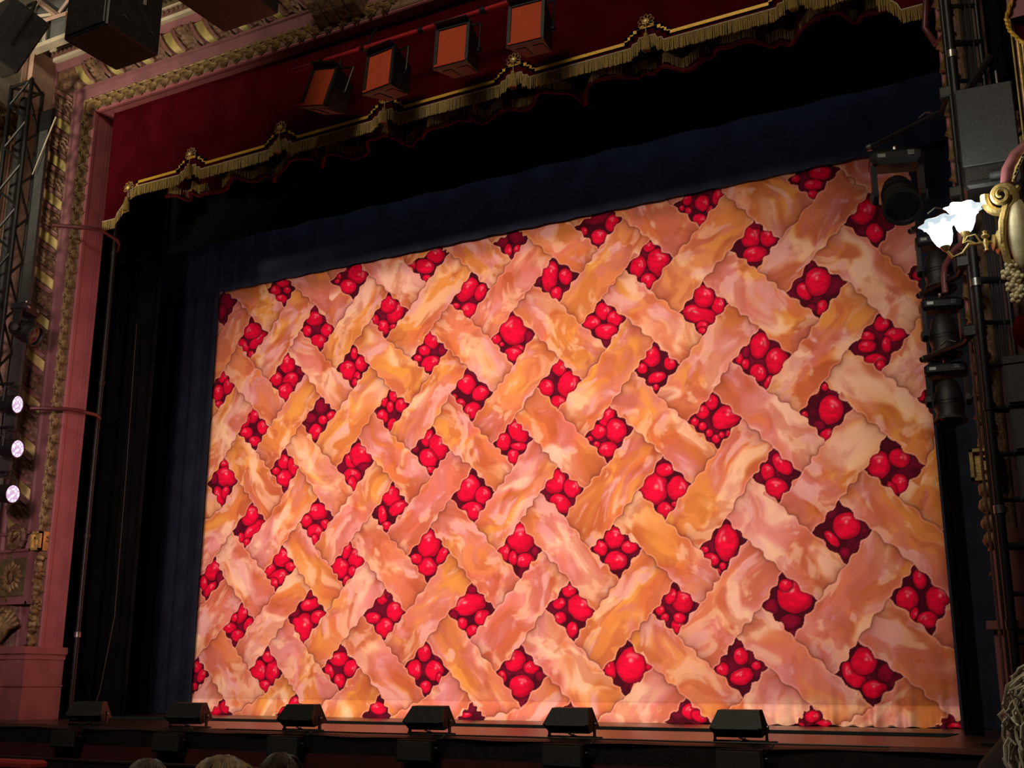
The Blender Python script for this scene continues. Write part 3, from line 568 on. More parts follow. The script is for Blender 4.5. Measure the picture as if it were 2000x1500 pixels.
s1 = np.where(own > .5, UU*.66+ZZ*.75, UU*.66-ZZ*.75).astype(np.float32); s2 = np.where(own > .5, -UU*.75+ZZ*.66, UU*.75+ZZ*.66).astype(np.float32)
wx = (fbm(s1*1.8+sid, s2*2.2+3, 21, 2)-.5)*1.3; wy = (fbm(s1*1.8+8, s2*2.2+sid, 31, 2)-.5)*1.3
n1 = fbm(s1*1.6+wx+sid, s2*2.2+wy, 41, 3); n2 = fbm(s1*2.0+wx+sid*2, s2*2.9+wy, 51, 3); n3 = fbm(s1*1.2+wx+sid*3, s2*1.8+wy, 61, 3); n4 = fbm(UU*1.0, ZZ*1.0, 71, 2); n5 = fbm(UU*9, ZZ*9, 81, 3); n6 = fbm(s1*2.6+wx+sid+5, s2*4+wy, 91, 3)
C = np.broadcast_to(np.array((.74, .27, .10), np.float32), UU.shape+(3,)).copy()
C = mix(C, (.82, .42, .11), sst(.46, .62, n1)*.9); C = mix(C, (.72, .23, .17), sst(.46, .60, n3)*.8)
C = mix(C, (.48, .145, .055), sst(.50, .66, n6)*.7); C = mix(C, (.93, .56, .26), sst(.52, .70, n2)*.75)
C = mix(C, (.84, .45, .48), sst(.52, .66, n3*.55+n2*.45)*.65); C = mix(C, (.86, .50, .12), sst(.52, .68, n4)*.35); C = mix(C, (.80, .36, .30), sst(.52, .68, 1-n4)*.3)
C = mix(C, (1., .78, .55), sst(.60, .74, n2)*.6)
n7 = fbm(s1*3.4+wx*1.6+sid, s2*6.2+wy*1.6, 101, 4); n8 = fbm(s1*3.0+wx+sid+11, s2*5.0+wy, 111, 4); n9 = fbm(s1*4.4+wx*2+sid+23, s2*6.6+wy*2, 121, 4)
C = mix(C, (.55, .17, .075), sst(.50, .66, n7)*.55); C = mix(C, (.66, .26, .24), sst(.52, .68, n8)*.5); C = mix(C, (1., .74, .50), sst(.54, .70, n9)*.5); C = mix(C, (.82, .46, .52), sst(.56, .70, n8*.5+n9*.5)*.5)
C *= (.94+.12*n5)[..., None]
C = mix(C, (.26, .085, .05), np.clip(UND*.9, 0, 1)); C = mix(C, (.95, .58, .44), LIP*.42); C = mix(C, (.16, .05, .035), LINE*.6)
# openings full of cherries
for (k, u), (tp, bs) in hd.items():
    r = np.random.default_rng(5000+k*40+u); P = np.concatenate([wavy(tp[i], tp[(i+1) % 4], r, .021, 14, -.008)[:-1] for i in range(4)]); Pc = np.vstack([P, P[:1]])
    sl = win(P, .14); X, Y = UU[sl], ZZ[sl]
    if X.size == 0: continue
    d, _ = segdist(X, Y, Pc); ins = np.zeros(X.shape, bool)
    for a, b in zip(Pc[:-1], Pc[1:]):
        if abs(a[1]-b[1]) < 1e-9: continue
        c = ((a[1] > Y) != (b[1] > Y)) & (X < (b[0]-a[0])*(Y-a[1])/(b[1]-a[1])+a[0]); ins ^= c
    W = C[sl]
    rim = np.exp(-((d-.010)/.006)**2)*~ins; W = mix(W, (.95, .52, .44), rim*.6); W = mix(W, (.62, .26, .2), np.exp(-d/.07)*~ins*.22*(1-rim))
    nn = fbm(X*7, Y*7, 300+k*20+u, 3)
    H = np.broadcast_to(np.array((.085, .004, .026), np.float32), X.shape+(3,)).copy()
    H = mix(H, (.19, .006, .05), sst(.4, .7, nn))
    for q in bs:
        c = q[0:2]/1000; M2 = np.array([[q[2], q[4]], [q[3], q[5]]])/1000*1.12; Mi = np.linalg.inv(M2)
        ex = Mi[0, 0]*(X-c[0])+Mi[0, 1]*(Y-c[1]); ey = Mi[1, 0]*(X-c[0])+Mi[1, 1]*(Y-c[1])
        ex = ex+.3*(nn-.5); ey = ey+.3*(fbm(X*6+9, Y*6, 700+k*20+u, 2)-.5); rr = np.hypot(ex, ey); dark = q[6] > 0
        sz = math.sqrt(abs(np.linalg.det(M2))); ew = min(.35, .012/sz)
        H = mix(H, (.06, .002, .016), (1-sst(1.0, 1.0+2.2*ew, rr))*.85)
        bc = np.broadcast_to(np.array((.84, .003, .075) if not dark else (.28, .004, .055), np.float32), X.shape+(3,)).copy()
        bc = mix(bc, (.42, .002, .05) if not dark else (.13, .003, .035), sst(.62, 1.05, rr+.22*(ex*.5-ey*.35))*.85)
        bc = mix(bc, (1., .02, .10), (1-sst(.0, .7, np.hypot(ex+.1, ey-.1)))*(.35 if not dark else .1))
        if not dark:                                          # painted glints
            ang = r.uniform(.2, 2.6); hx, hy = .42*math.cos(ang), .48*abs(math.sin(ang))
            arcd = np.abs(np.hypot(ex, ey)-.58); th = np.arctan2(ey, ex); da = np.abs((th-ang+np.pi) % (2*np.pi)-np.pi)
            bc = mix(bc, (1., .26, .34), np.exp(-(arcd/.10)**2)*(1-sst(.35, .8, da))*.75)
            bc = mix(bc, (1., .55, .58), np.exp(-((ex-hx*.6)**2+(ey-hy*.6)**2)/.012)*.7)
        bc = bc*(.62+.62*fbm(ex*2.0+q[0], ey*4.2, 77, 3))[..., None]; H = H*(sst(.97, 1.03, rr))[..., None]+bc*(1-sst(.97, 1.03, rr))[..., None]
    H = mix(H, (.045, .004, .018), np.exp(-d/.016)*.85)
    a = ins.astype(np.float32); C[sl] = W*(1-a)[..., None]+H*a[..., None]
# foot strip painted lighter as if under a brighter beam, seam lines of the side and top webbing
C[ZZ < .215] *= 1.05; C *= (1-.18*np.exp(-((ZZ-.215)/.006)**2))[..., None]; C *= (1-.10*np.exp(-((UU-.17)/.006)**2))[..., None]
C *= (1-.05*(vnoise(UU*160, ZZ*160, 5)-.5))[..., None]
C = np.clip(C, 0, 1)**np.array((1.06, 1.2, 1.22), np.float32)
X3 = UU-11.66; Y3 = 12+.006*np.sin(UU*2.1)+.010*np.sin(UU*.9+ZZ*.6)
fold = np.exp(-np.clip(ZZ, 0, None)/.28)*sst(7.7, 8.4, UU)*(1-sst(9.72, 9.85, UU)); hemw = np.exp(-ZZ/.12)*sst(6.4, 7.6, UU)
Y3 = Y3-.030*fold*(np.sin(UU*25)+.7*np.sin(UU*41+1))-.012*hemw*(np.sin(UU*60)+np.sin(UU*37+ZZ*14))
Y3 = Y3-.075*np.exp(-((UU-9.03-.05*ZZ)/.07)**2)*np.exp(-(ZZ/.5)**2)-.05*np.exp(-((UU-9.25)/.05)**2)*np.exp(-(ZZ/.4)**2)
Z3 = ZZ+.006*(ZZ < .01)*(1+np.sin(UU*33))*sst(6.4, 7.6, UU)
me = bpy.data.meshes.new('painted_cloth'); nv = nx*nz; me.vertices.add(nv)
me.vertices.foreach_set('co', np.stack([X3, Y3, Z3], -1).astype(np.float32).ravel())
q = (np.arange(nz-1)[:, None]*nx+np.arange(nx-1)[None]).ravel(); F = np.stack([q, q+1, q+1+nx, q+nx], 1).astype(np.int32)
me.loops.add(F.size); me.loops.foreach_set('vertex_index', F.ravel()); me.polygons.add(len(F))
me.polygons.foreach_set('loop_start', np.arange(0, F.size, 4, dtype=np.int32)); me.polygons.foreach_set('use_smooth', np.ones(len(F), bool)); me.update(calc_edges=True)
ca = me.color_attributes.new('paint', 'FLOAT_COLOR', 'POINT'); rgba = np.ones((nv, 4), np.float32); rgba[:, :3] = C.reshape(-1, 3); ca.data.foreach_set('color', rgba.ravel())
pm_ = bpy.data.materials.new('scenic_paint'); pm_.use_nodes = True; nt = pm_.node_tree; b = nt.nodes['Principled BSDF']; b.inputs['Roughness'].default_value = .85; b.inputs['Specular IOR Level'].default_value = .15
at = nt.nodes.new('ShaderNodeVertexColor'); at.layer_name = 'paint'; nt.links.new(at.outputs['Color'], b.inputs['Base Color'])
wv = nt.nodes.new('ShaderNodeTexNoise'); wv.inputs['Scale'].default_value = 240; bp = nt.nodes.new('ShaderNodeBump'); bp.inputs['Strength'].default_value = .12; bp.inputs['Distance'].default_value = .004
tc = nt.nodes.new('ShaderNodeTexCoord'); nt.links.new(tc.outputs['Object'], wv.inputs['Vector']); nt.links.new(wv.outputs['Fac'], bp.inputs['Height']); nt.links.new(bp.outputs[0], b.inputs['Normal'])
me.materials.append(pm_)
CLOTH = tag(link(bpy.data.objects.new('painted_cloth', me)), 'huge show cloth painted as a woven cherry pie lattice hanging across the stage', 'stage cloth')
# ------------------------------------------------------------------ drapes
def drape(name, m, x0, x1, y, z0, z1, amp, per, label, cat, seed=0, nvv=14, gather=0):
    r = random.Random(seed); ph = [r.uniform(0, 6) for _ in range(4)]
    def p(u, v):
        x = x0+(x1-x0)*u; zz = z0+(z1-z0)*v
        k = 1-gather*v
        return (x, y+amp*(math.sin(x*2*PI/per+ph[0]+.4*math.sin(x*1.7))+.5*math.sin(x*2*PI/per*1.73+ph[1]+v*.8)+.3*math.sin(x*2*PI/per*3.1+ph[2]-v))*k, zz+.006*math.sin(x*2*PI/per)*(v < .01))
    n = int(abs(x1-x0)/per*14)
    o = MB().grid(p, n, nvv).build(name, m, None, True); return tag(o, label, cat)
drape('side_drape', BLUE, -13.6, -11.617, 11.955, .0, 6.5, .012, .34, 'pleated navy blue leg curtain left of the painted cloth', 'curtain', 1)
drape('side_drape', BLUE, -1.836, 1.2, 11.955, .0, 6.5, .012, .34, 'navy blue leg curtain right of the painted cloth behind lighting arms', 'curtain', 2)
drape('overhead_drape', BLUE, -14.2, 1.4, 11.92, 5.953, 8.6, .008, .42, 'navy blue border hanging along the top of the painted cloth', 'curtain', 3, gather=.3)
drape('masking_drape', BLACKCL, -14.6, -11.32, 10.55, .0, 9, .03, .5, 'black masking leg just inside the left proscenium', 'curtain', 4)
drape('masking_drape', BLACKCL, -1.575, -1.42, 10.4, .0, 3.4, .008, .12, 'narrow black strip at the right edge below the moving lights', 'curtain', 6)  # plain black strip filling the dark band right of the cloth
drape('masking_drape', BLACKCL, -14.6, 1.4, 10.42, 5.94, 9.2, .012, .8, 'wide black masking border behind the fringed valance', 'curtain', 5)
# ------------------------------------------------------------------ valance with braid, fringe, tassels
VY = 9.36
VAL = thing('valance', 'dark red velvet valance with gold braid and long fringe under the proscenium arch', 'valance', (-6.2, VY, 6.4))
def L_(p): return (p[0]+6.2, p[1]-VY, p[2]-6.4)
STEPS = [-9.70, -8.30, -6.82, -5.21, -3.74, -2.30]
def heading():
    """bottom outline of the valance: (x, z) of the fringe heading"""
    P = [(-11.16, 6.03), (-10.93, 6.03), (-10.90, 6.10), (-10.80, 6.20), (-10.74, 6.20), (-10.72, 6.36), (-10.60, 6.40)]
    for s in STEPS: P += [(s-.17, 6.385), (s-.15, 6.42), (s-.10, 6.425), (s-.085, 6.47), (s+.085, 6.47), (s+.10, 6.425), (s+.15, 6.42), (s+.17, 6.385)]
    P += [(-1.73, 6.40), (-1.60, 6.36), (-1.58, 6.2), (-1.52, 6.2), (-1.42, 6.1), (-1.39, 6.03), (-1.2, 6.03)]
    return P
HP = heading(); hx = [p[0] for p in HP]; hz = [p[1] for p in HP]
def hz_at(x): return float(np.interp(x, hx, hz))
m = MB(); n = 520
m.grid(lambda u, v: L_((-11.16+9.96*u, VY+.012*math.sin(u*70)*v*.3, hz_at(-11.16+9.96*u)*(1-v)+7.75*v)), n, 3)
m.build('valance_cloth', DARKRED, VAL, True)
def ribbon(path, half, y, th):
    m = MB()
    for (a, b) in zip(path[:-1], path[1:]):
        dx, dz = b[0]-a[0], b[1]-a[1]; Ln = math.hypot(dx, dz)
        if Ln < 1e-4: continue
        nx_, nz_ = -dz/Ln*half, dx/Ln*half; ex, ez = dx/Ln*half, dz/Ln*half
        m.prism([L_((a[0]-ex+nx_, y, a[1]-ez+nz_)), L_((b[0]+ex+nx_, y, b[1]+ez+nz_)), L_((b[0]+ex-nx_, y, b[1]+ez-nz_)), L_((a[0]-ex-nx_, y, a[1]-ez-nz_))], (0, 0, 0), (0, -th, 0))
    return m
BR = [(-10.60, 6.36), (-10.60, 6.455)]
for s in STEPS: BR += [(s-.22, 6.455), (s-.22, 6.50), (s-.16, 6.50), (s-.16, 6.55), (s-.09, 6.55), (s-.09, 6.585), (s+.09, 6.585), (s+.09, 6.55), (s+.16, 6.55), (s+.16, 6.50), (s+.22, 6.50), (s+.22, 6.455)]
BR += [(-1.72, 6.455), (-1.72, 6.36)]
ribbon(BR, .017, VY-.012, .008).build('gold_braid', YELLOW, VAL)
m = MB(); m.tube([L_((p[0], VY-.02, p[1]+.004)) for p in HP], .007, 5); m.build('heading_cord', CORDW, VAL, True)
def fringe(m, x0, x1, step, ztop, ln, yf, r=.0042, f=lambda p: p):
    x = x0
    while x < x1:
        zt = ztop(x); l = ln*random.uniform(.93, 1.06); y = yf(x)+random.uniform(-.006, .006); dx = random.uniform(-.006, .006)
        m.add([f((x+r*math.cos(a)+(dx if k else 0), y+r*math.sin(a), zt-(l if k else 0))) for k in (0, 1) for a in (0, 2.1, 4.2)], [(0, 1, 4, 3), (1, 2, 5, 4), (2, 0, 3, 5), (3, 4, 5)]); x += step*random.uniform(.85, 1.15)
m = MB(); fringe(m, -11.15, -1.2, .0092, hz_at, .128, lambda x: VY-.02, f=L_); m.build('fringe', FRINGE, VAL, kind='stuff')
def tassel_mesh():
    m = MB(); m.lathe([(-.02, .004), (-.01, .012), (.0, .02), (-.012, .024), (-.03, .018), (-.04, .022), (-.10, .034), (-.165, .036)], n=12)
    for i in range(22):
        a = 2*PI*i/22; m.tube([(.021*math.cos(a), .021*math.sin(a), -.035), (.034*math.cos(a), .034*math.sin(a), -.09), (.037*math.cos(a), .037*math.sin(a), -.175-random.random()*.012)], .005, 4)
    return m.mesh('tassel', FRINGE, True)
def rosette_mesh():
    m = MB()
    for i in range(7):
        a = PI*(-.12+1.24*i/6); c = (math.cos(a), math.sin(a))
        m.tube([((.03+.028*(1+math.cos(t)))*c[0]-.017*math.sin(t)*c[1], 0, (.03+.028*(1+math.cos(t)))*c[1]+.017*math.sin(t)*c[0]) for t in [2*PI*j/10 for j in range(10)]], .0045, 4, True)
    m.ball((0, -.01, 0), (.036, .022, .03), 10, 7)
    for i in range(8): a = 2*PI*i/8; m.ball((.03*math.cos(a), -.012, .026*math.sin(a)), .011, 6, 4)
    return m.mesh('rosette', GOLDB, True)
tm, rm = tassel_mesh(), rosette_mesh(); cm = MB().tube([(0, 0, 0), (0, 0, -.1)], .004, 5).mesh('tassel_cord', CORDW)
for s, zr in [(s, 6.62) for s in STEPS]+[(-10.72, 6.40)]:
    for me_, dz, dy in ((tm, -.135, -.05), (rm, 0, -.035), (cm, -.02, -.045)):
        o = bpy.data.objects.new(me_.name.split('.')[0], me_); link(o, VAL); o.location = L_((s, VY+dy, zr+dz))
# house curtain drawn up behind the valance: scalloped hem with its own fringe
HC = thing('house_curtain', 'raised dark red house curtain with scalloped fringed hem peeping below the valance', 'curtain', (-6.2, 9.66, 6.2))
def hcx(u): return -10.35+9.2*u
def hem(x): return 6.235+.055*math.sin(x*6.1+1.0)+.035*math.sin(x*11.3)+.02*math.sin(x*17)
def hcy(x): return 9.62+.075*math.sin(x*9.2+.5*math.sin(x*4))+.03*math.sin(x*23)
def H_(p): return (p[0]+6.2, p[1]-9.66, p[2]-6.2)
MB().grid(lambda u, v: H_((hcx(u)+.05*math.sin(hcx(u)*9.2+1.2)*(1-v), hcy(hcx(u)), hem(hcx(u))*(1-v)+7.6*v)), 420, 4).build('curtain_cloth', DARKRED, HC, True)
MB().tube([H_((hcx(u)+.05*math.sin(hcx(u)*9.2+1.2), hcy(hcx(u))-.02, hem(hcx(u))-.0)) for u in [i/420 for i in range(421)]], .022, 6).build('rolled_hem', HEMRED, HC, True)
m = MB(); fringe(m, -10.3, -1.2, .012, lambda x: hem(x)+.135, .105, lambda x: hcy(x)-.035, f=H_); m.build('hem_fringe', FRINGE, HC, kind='stuff')
# ------------------------------------------------------------------ front-of-house profile lamps trained on the cloth (shuttered to its shape)
def profile_lamp(P, quad, energy, color, label, soft=.012, hot=None, dist=.6, cone=46):
    P = Vector(P); c = sum((Vector(q) for q in quad), Vector())/4; aim = Vector(hot) if hot else c
    d = (aim-P).normalized(); u, w = frame_axes(d)
    inner = []
    for q in quad:
        v = Vector(q)-P; t = dist/v.dot(d); inner.append(v*t)
    T = thing('profile_lamp', label, 'stage light', P)
    ang = [math.atan2(v.dot(w), v.dot(u)) for v in inner]; R_ = .42
    outer = [d*dist+(u*math.cos(a)+w*math.sin(a))*R_ for a in ang]
    n = 10; vs = []; 
    for k in range(4):
        a0, a1 = ang[k], ang[(k+1) % 4]
        while a1-a0 > PI: a1 -= 2*PI
        while a1-a0 < -PI: a1 += 2*PI
        for j in range(n):
            t = j/n; vs.append(inner[k].lerp(inner[(k+1) % 4], t)); a = a0+(a1-a0)*t; vs.append(d*dist+(u*math.cos(a)+w*math.sin(a))*R_)
    N_ = len(vs)//2
    MB().add(vs, [(2*i, 2*i+1, 2*((i+1) % N_)+1, 2*((i+1) % N_)) for i in range(N_)]).build('shutter_plate', BLACK, T)
    MB().lathe([(-.15, .1), (.0, .18), (.2, .3), (dist+.01, R_+.005)], ax=d, n=24, caps=False).build('housing', BLACK, T, True)
    o = lamp('profile_beam', 'SPOT', (0, 0, 0), energy, color, None, spot_size=math.radians(cone), spot_blend=1, shadow_soft_size=soft); o.rotation_euler = d.to_track_quat('-Z', 'Y').to_euler(); o.parent = T
    T.children[1].name = 'housing'
    return T
CX0, CX1 = -11.67, -1.83
def cloth_quad(z0, z1): return [(CX0, 12, z0), (CX1, 12, z0), (CX1, 12, z1), (CX0, 12, z1)]
profile_lamp((-6.9, -4.5, 4.3), cloth_quad(-.02, 6.0), 6700, (1, .72, .63), 'black profile spotlight on the circle front aimed at the whole painted cloth', hot=(-7.0, 12, 2.6), soft=.004)
profile_lamp((-8.1, -4.5, 4.3), cloth_quad(-.02, 5.76), 6000, (1, .68, .63), 'black profile spotlight on the circle front shuttered just short of the cloth top', hot=(-7.6, 12, 2.3), soft=.004, cone=42)
profile_lamp((-5.6, -4.5, 3.9), cloth_quad(-.05, .205), 3000, (1, .82, .58), 'black profile spotlight on the circle front framed to the foot of the cloth', soft=.0009, hot=(-6.7, 12, .1), cone=60)
# ------------------------------------------------------------------ footlight monitors along the stage lip
CABLE = mat('cable_black', (.02, .02, .02), .5); LBL = mat('label_plate', (.16, .16, .15), .6, 0, .4, 60)
def monitor():
    T = thing('stage_monitor', 'x', 'speaker', group='wedge monitors along the stage lip')
    pr = [(-.12, .095, .19), (-.035, .215, .15), (.05, .22, .15), (.13, .07, .175), (-.045, .03, .165)]
    vs = [(s*h, y, z) for s in (-1, 1) for (y, z, h) in pr]
    MB().add(vs, [(4, 3, 2, 1, 0), (5, 6, 7, 8, 9)]+[(i, (i+1) % 5, 5+(i+1) % 5, 5+i) for i in range(5)]).build('cabinet', BLACKP, T)
    MB().add([(-.165, -.128, .088), (.165, -.128, .088), (.125, -.049, .2), (-.125, -.049, .2)], [(0, 1, 2, 3)]).build('back_panel', BLACKP, T)
    MB().box((-.11, -.085, .065), (.07, .004, .035), (-.72, 0, 0)).build('label_plate', LBL, T)
    for s in (-1, 1):
        MB().box((s*.188, .0, .06), (.012, .03, .13)).build('bracket_arm', BLACK, T); MB().lathe([(0, .014), (.012, .014), (.016, .008)], (s*.19, 0, .1), (s, 0, 0), 10).build('bracket_knob', STEEL, T, True)
    MB().box((0, 0, .006), (.39, .05, .012)).build('bracket_foot', BLACK, T)
    m = MB(); m.tube([(.0, -.07, .055), (.02, -.1, .03), (.06, -.11, .02), (.1, -.08, .006), (.2, -.1, .006), (.28, -.06, .006)], .006, 6); m.tube([(.05, -.07, .05), (.06, -.1, .02), (.02, -.12, .008), (-.05, -.1, .006)], .005, 6); m.build('cable', CABLE, T, True)
    return T
def front_box():
    T = thing('front_fill_speaker', 'x', 'speaker', group='front fill boxes on the stage front')
    MB().prism([(-.17, -.07, 0), (.17, -.07, 0), (.13, .07, 0), (-.13, .07, 0)], (0, 0, -.165), (0, 0, 0)).build('cabinet', BLACKP, T)
    MB().cbox((0, -.075, -.0825), (.315, .014, .145), .005).build('grille', GRILLE, T)
    MB().box((.16, .0, -.03), (.03, .06, .012)).build('bracket', BLACK, T); MB().lathe([(0, .012), (.02, .012)], (.165, -.02, -.06), (1, 0, 0), 10).build('bracket_knob', STEEL, T, True)
    m = MB(); m.tube([(.155, .03, -.03), (.2, .0, .01), (.22, .02, .03), (.19, .06, .035)], .005, 6); m.build('cable', CABLE, T, True)
    return T
mon = [-9.34, -8.02, -6.69, -5.37, -4.08, -2.75]; lab = ['leftmost stage monitor, pale lit top, beside the proscenium foot', 'stage monitor in front of the cloth\'s left bottom corner', 'third stage monitor from the left on the stage lip', 'fourth stage monitor from the left on the stage lip', 'fifth stage monitor from the left, cables bundled under it', 'rightmost stage monitor on the stage lip']
fb = ['leftmost front fill box below the stage lip', 'front fill box under the second stage monitor', 'front fill box under the third stage monitor', 'front fill box under the fourth stage monitor', 'front fill box under the fifth stage monitor', 'rightmost front fill box below the stage lip']
m0, f0 = monitor(), front_box()
for i, x in enumerate(mon):
    a = m0 if i == 0 else copy_tree(m0); a.location = (x, 8.24, .004); a.rotation_euler = (0, 0, .35 if i == 0 else (.2 if i == 1 else .03)); a['label'] = lab[i]
    b = f0 if i == 0 else copy_tree(f0); b.location = (x+.10+.0*i, 7.94, -.03); b['label'] = fb[i]
tag(MB().tube([(-7.4+.3*i, 8.07+.012*math.sin(i*2.1), .004) for i in range(20)], .007, 6).build('lip_cable', CABLE, None, True), 'black cable trailing along the stage lip between the monitors', 'cable')
# ------------------------------------------------------------------ gelled floods on a red pipe
PIPE = thing('red_pipe', 'red painted pipe under the proscenium beam carrying the gelled floods', 'pipe', (-6.3, 8.86, 6.97))
MB().tube([(-1.45, 0, 0), (1.6, 0, 0)], .026, 12).build('tube', REDPIPE, PIPE, True)
for x in (-1.05, -.52, -.5, .25, 1.0): MB().lathe([(-.03, .036), (.03, .036)], (x, 0, 0), (1, 0, 0), 12).build('coupler', REDPIPE if x == -.52 else BLACK, PIPE, True)
MB().tube([(-.48, 0, 0), (-.47, .2, .35)], .012, 6).build('hanger', BLACK, PIPE)
def flood(lbl, loc, rz, rx, ry=0):
    T = thing('flood_light', lbl, 'stage light', loc, (rx, ry, rz), group='floods on the red pipe')
    w, h, dp = .37, .47, .3
    MB().add([(-w/2, 0, -h/2), (w/2, 0, -h/2), (w/2, 0, h/2), (-w/2, 0, h/2), (-w/2+.05, dp, -h/2+.09), (w/2-.05, dp, -h/2+.09), (w/2-.05, dp, h/2-.05), (-w/2+.05, dp, h/2-.05)],
        [(0, 1, 5, 4), (1, 2, 6, 5), (2, 3, 7, 6), (3, 0, 4, 7), (4, 5, 6, 7), (3, 2, 1, 0)]).build('housing', BLACKP, T)
    MB().bx(-w/2+.025, w/2-.025, -.03, -.02, -h/2+.03, h/2-.025).build('colour_gel', GEL, T)
    for a in ((-w/2-.01, -w/2+.025, -h/2, h/2), (w/2-.025, w/2+.01, -h/2, h/2), (-w/2-.01, w/2+.01, -h/2-.01, -h/2+.025), (-w/2-.01, w/2+.01, h/2-.025, h/2+.01)): MB().bx(a[0], a[1], -.045, -.012, a[2], a[3]).build('gel_frame', BLACKP, T)
    MB().bx(-w/2+.01, w/2-.01, -.06, -.045, -h/2+.0, -h/2+.022).build('gel_lip', GEL, T)
    R = mat('rose_panel', (.09, .03, .032), .7) if 'rose_panel' not in MATS else MATS['rose_panel']
    for s in (-.09, .09):
        MB().add([(s-.055, .05, -h/2-.0+.012), (s+.055, .05, -h/2+.012), (s+.045, dp-.03, -h/2+.075), (s-.045, dp-.03, -h/2+.075)], [(0, 1, 2, 3)]).build('underside_panel', R, T, loc=(0, 0, -.004))
    m = MB()
    for s in (-1, 1): m.tube([(s*(w/2+.02), .15, 0), (s*(w/2+.02), .15, .33)], .011, 6)
    m.tube([(-(w/2+.02), .15, .33), (w/2+.02, .15, .33)], .011, 6); m.tube([(0, .15, .33), (0, .12, .42)], .014, 6); m.build('yoke', BLACK, T)
    MB().lathe([(0, .03), (.03, .03)], (w/2+.01, .15, 0), (1, 0, 0), 10).build('yoke_knob', BLACK, T, True)
    MB().bx(-w/2, w/2, -.12, -.02, h/2+.01, h/2+.02).build('top_flap', BLACKP, T)
flood('leftmost flood with orange gel, twisted on the red pipe', (-7.22, 8.72, 6.55), -.10, -.12, .26)
flood('second orange gelled flood from the left on the red pipe', (-6.44, 8.72, 6.53), -.1, -.1)
flood('third orange gelled flood from the left on the red pipe', (-5.56, 8.72, 6.56), .06, -.1)
flood('rightmost orange gelled flood, rose underside showing', (-4.72, 8.72, 6.56), .08, -.1)
# ------------------------------------------------------------------ hung loudspeakers, upper left
def hung_box(lbl, x0, x1, y0, y1, z0, z1):
    T = thing('hung_loudspeaker', lbl, 'speaker', ((x0+x1)/2, (y0+y1)/2, z0), group='loudspeakers hung before the arch'); hx_, hy_ = (x1-x0)/2, (y1-y0)/2
    MB().cbox((0, 0, (z1-z0)/2), (x1-x0, y1-y0, z1-z0), .014).build('cabinet', BLACKP, T)
    MB().cbox((0, -hy_-.006, (z1-z0)/2), (x1-x0-.06, .02, z1-z0-.06), .008).build('grille', BLACKP, T)
    MB().box((hx_+.004, .1, .5), (.012, .03, .09)).build('rigging_plate', SILVER, T)
    for y in (-.15, .2): MB().tube([(hx_, y, .2), (hx_+.02, y, .2), (hx_+.02, y+.02, .18)], .008, 6).build('rigging_hook', STEEL, T)
hung_box('black loudspeaker hanging in front of the arch\'s top left corner', -8.94, -8.33, 6.79, 7.47, 6.6, 7.6)
hung_box('black loudspeaker cut by the top edge, right of the other hung one', -7.44, -6.75, 6.82, 7.47, 6.6, 7.6)
T = thing('tilted_loudspeaker', 'tilted black loudspeaker with a silver plate on the pale pipe, top left', 'speaker', (-11.0, 7.6, 7.66), (-.35, .30, -.35))
MB().cbox((0, 0, 0), (.62, .5, .72), .02).build('cabinet', BLACKP, T)
MB().box((-.14, -.05, -.375), (.5, .3, .02)).build('silver_plate', SILVER, T)
MB().box((-.2, -.05, -.39), (.09, .06, .012)).build('socket', BLACK, T)
m = MB(); m.tube([(.36, 0, -.1), (.37, 0, .3), (.2, 0, .5), (-.1, 0, .5)], .022, 6); m.build('yoke', BLACK, T)
T = thing('pale_pipe', 'cream pipe crossing the top left corner with taped end', 'pipe', (-11.2, 7.6, 8.2)); MB().tube([(-1.6, -.0, -.12), (1.3, .0, .18)], .045, 10).build('tube', CREAM, T, True)
for x in (-.42, -.36): MB().lathe([(-.02, .05), (.02, .05)], (x, 0, x*.1), (1, 0, .1), 10).build('tape_band', BLACK, T)
# ------------------------------------------------------------------ left lighting boom
BM = thing('boom_truss', 'black lattice truss standing before the left proscenium', 'truss', (-11.8, 8.5, 0))
ch = [(-.2, -.06), (.18, -.06), (-.02, .26)]
for x, y in ch: MB().tube([(x, y, 0), (x, y, 7.72)], .027, 10).build('chord', BLACK, BM, True)
k = 0; z = .2
while z < 7.5:
    for (a, b) in ((0, 1), (1, 2)):
        p, q = (ch[a], ch[b]) if k % 2 else (ch[b], ch[a]); MB().tube([(*p, z), (*q, z+.29)], .017, 6).build('brace', BLACK, BM)
    k += 1; z += .29
for (a, b) in ((0, 1), (1, 2), (2, 0)): MB().tube([(*ch[a], 7.7), (*ch[b], 7.7)], .02, 6).build('top_bar', BLACK, BM)
MB().bx(-.3, .3, -.3, .35, 0, .02).build('base_plate', BLACK, BM)
MB().tube([(-.16, .1, .02), (-.14, .1, 7.6)], .055, 10).build('cable_loom', CABLE, BM, True)
T = thing('masking_board', 'dark grey upright board between the left truss and the gilt column', 'board', (-11.51, 8.62, 2.7)); MB().bx(-.085, .085, -.02, .02, 0, 4.35).build('board', mat('charcoal_board', (.045, .045, .043), .7, 0, .2, 6), T); MB().bx(-.12, .14, -.03, .02, 4.35, 4.62).build('top_bracket', BLACK, T)
tag(MB().tube([(-11.27, 8.58, 7.17), (-11.55, 8.55, 6.45)], [.012, .007], 6).build('pale_batten', CREAM, None), 'thin pale batten leaning against the grey board', 'batten')
def rod(name, pts, r, m, label, cat, n=10, group=None): return tag(MB().tube(pts, r, n).build(name, m, None, True), label, cat, group)
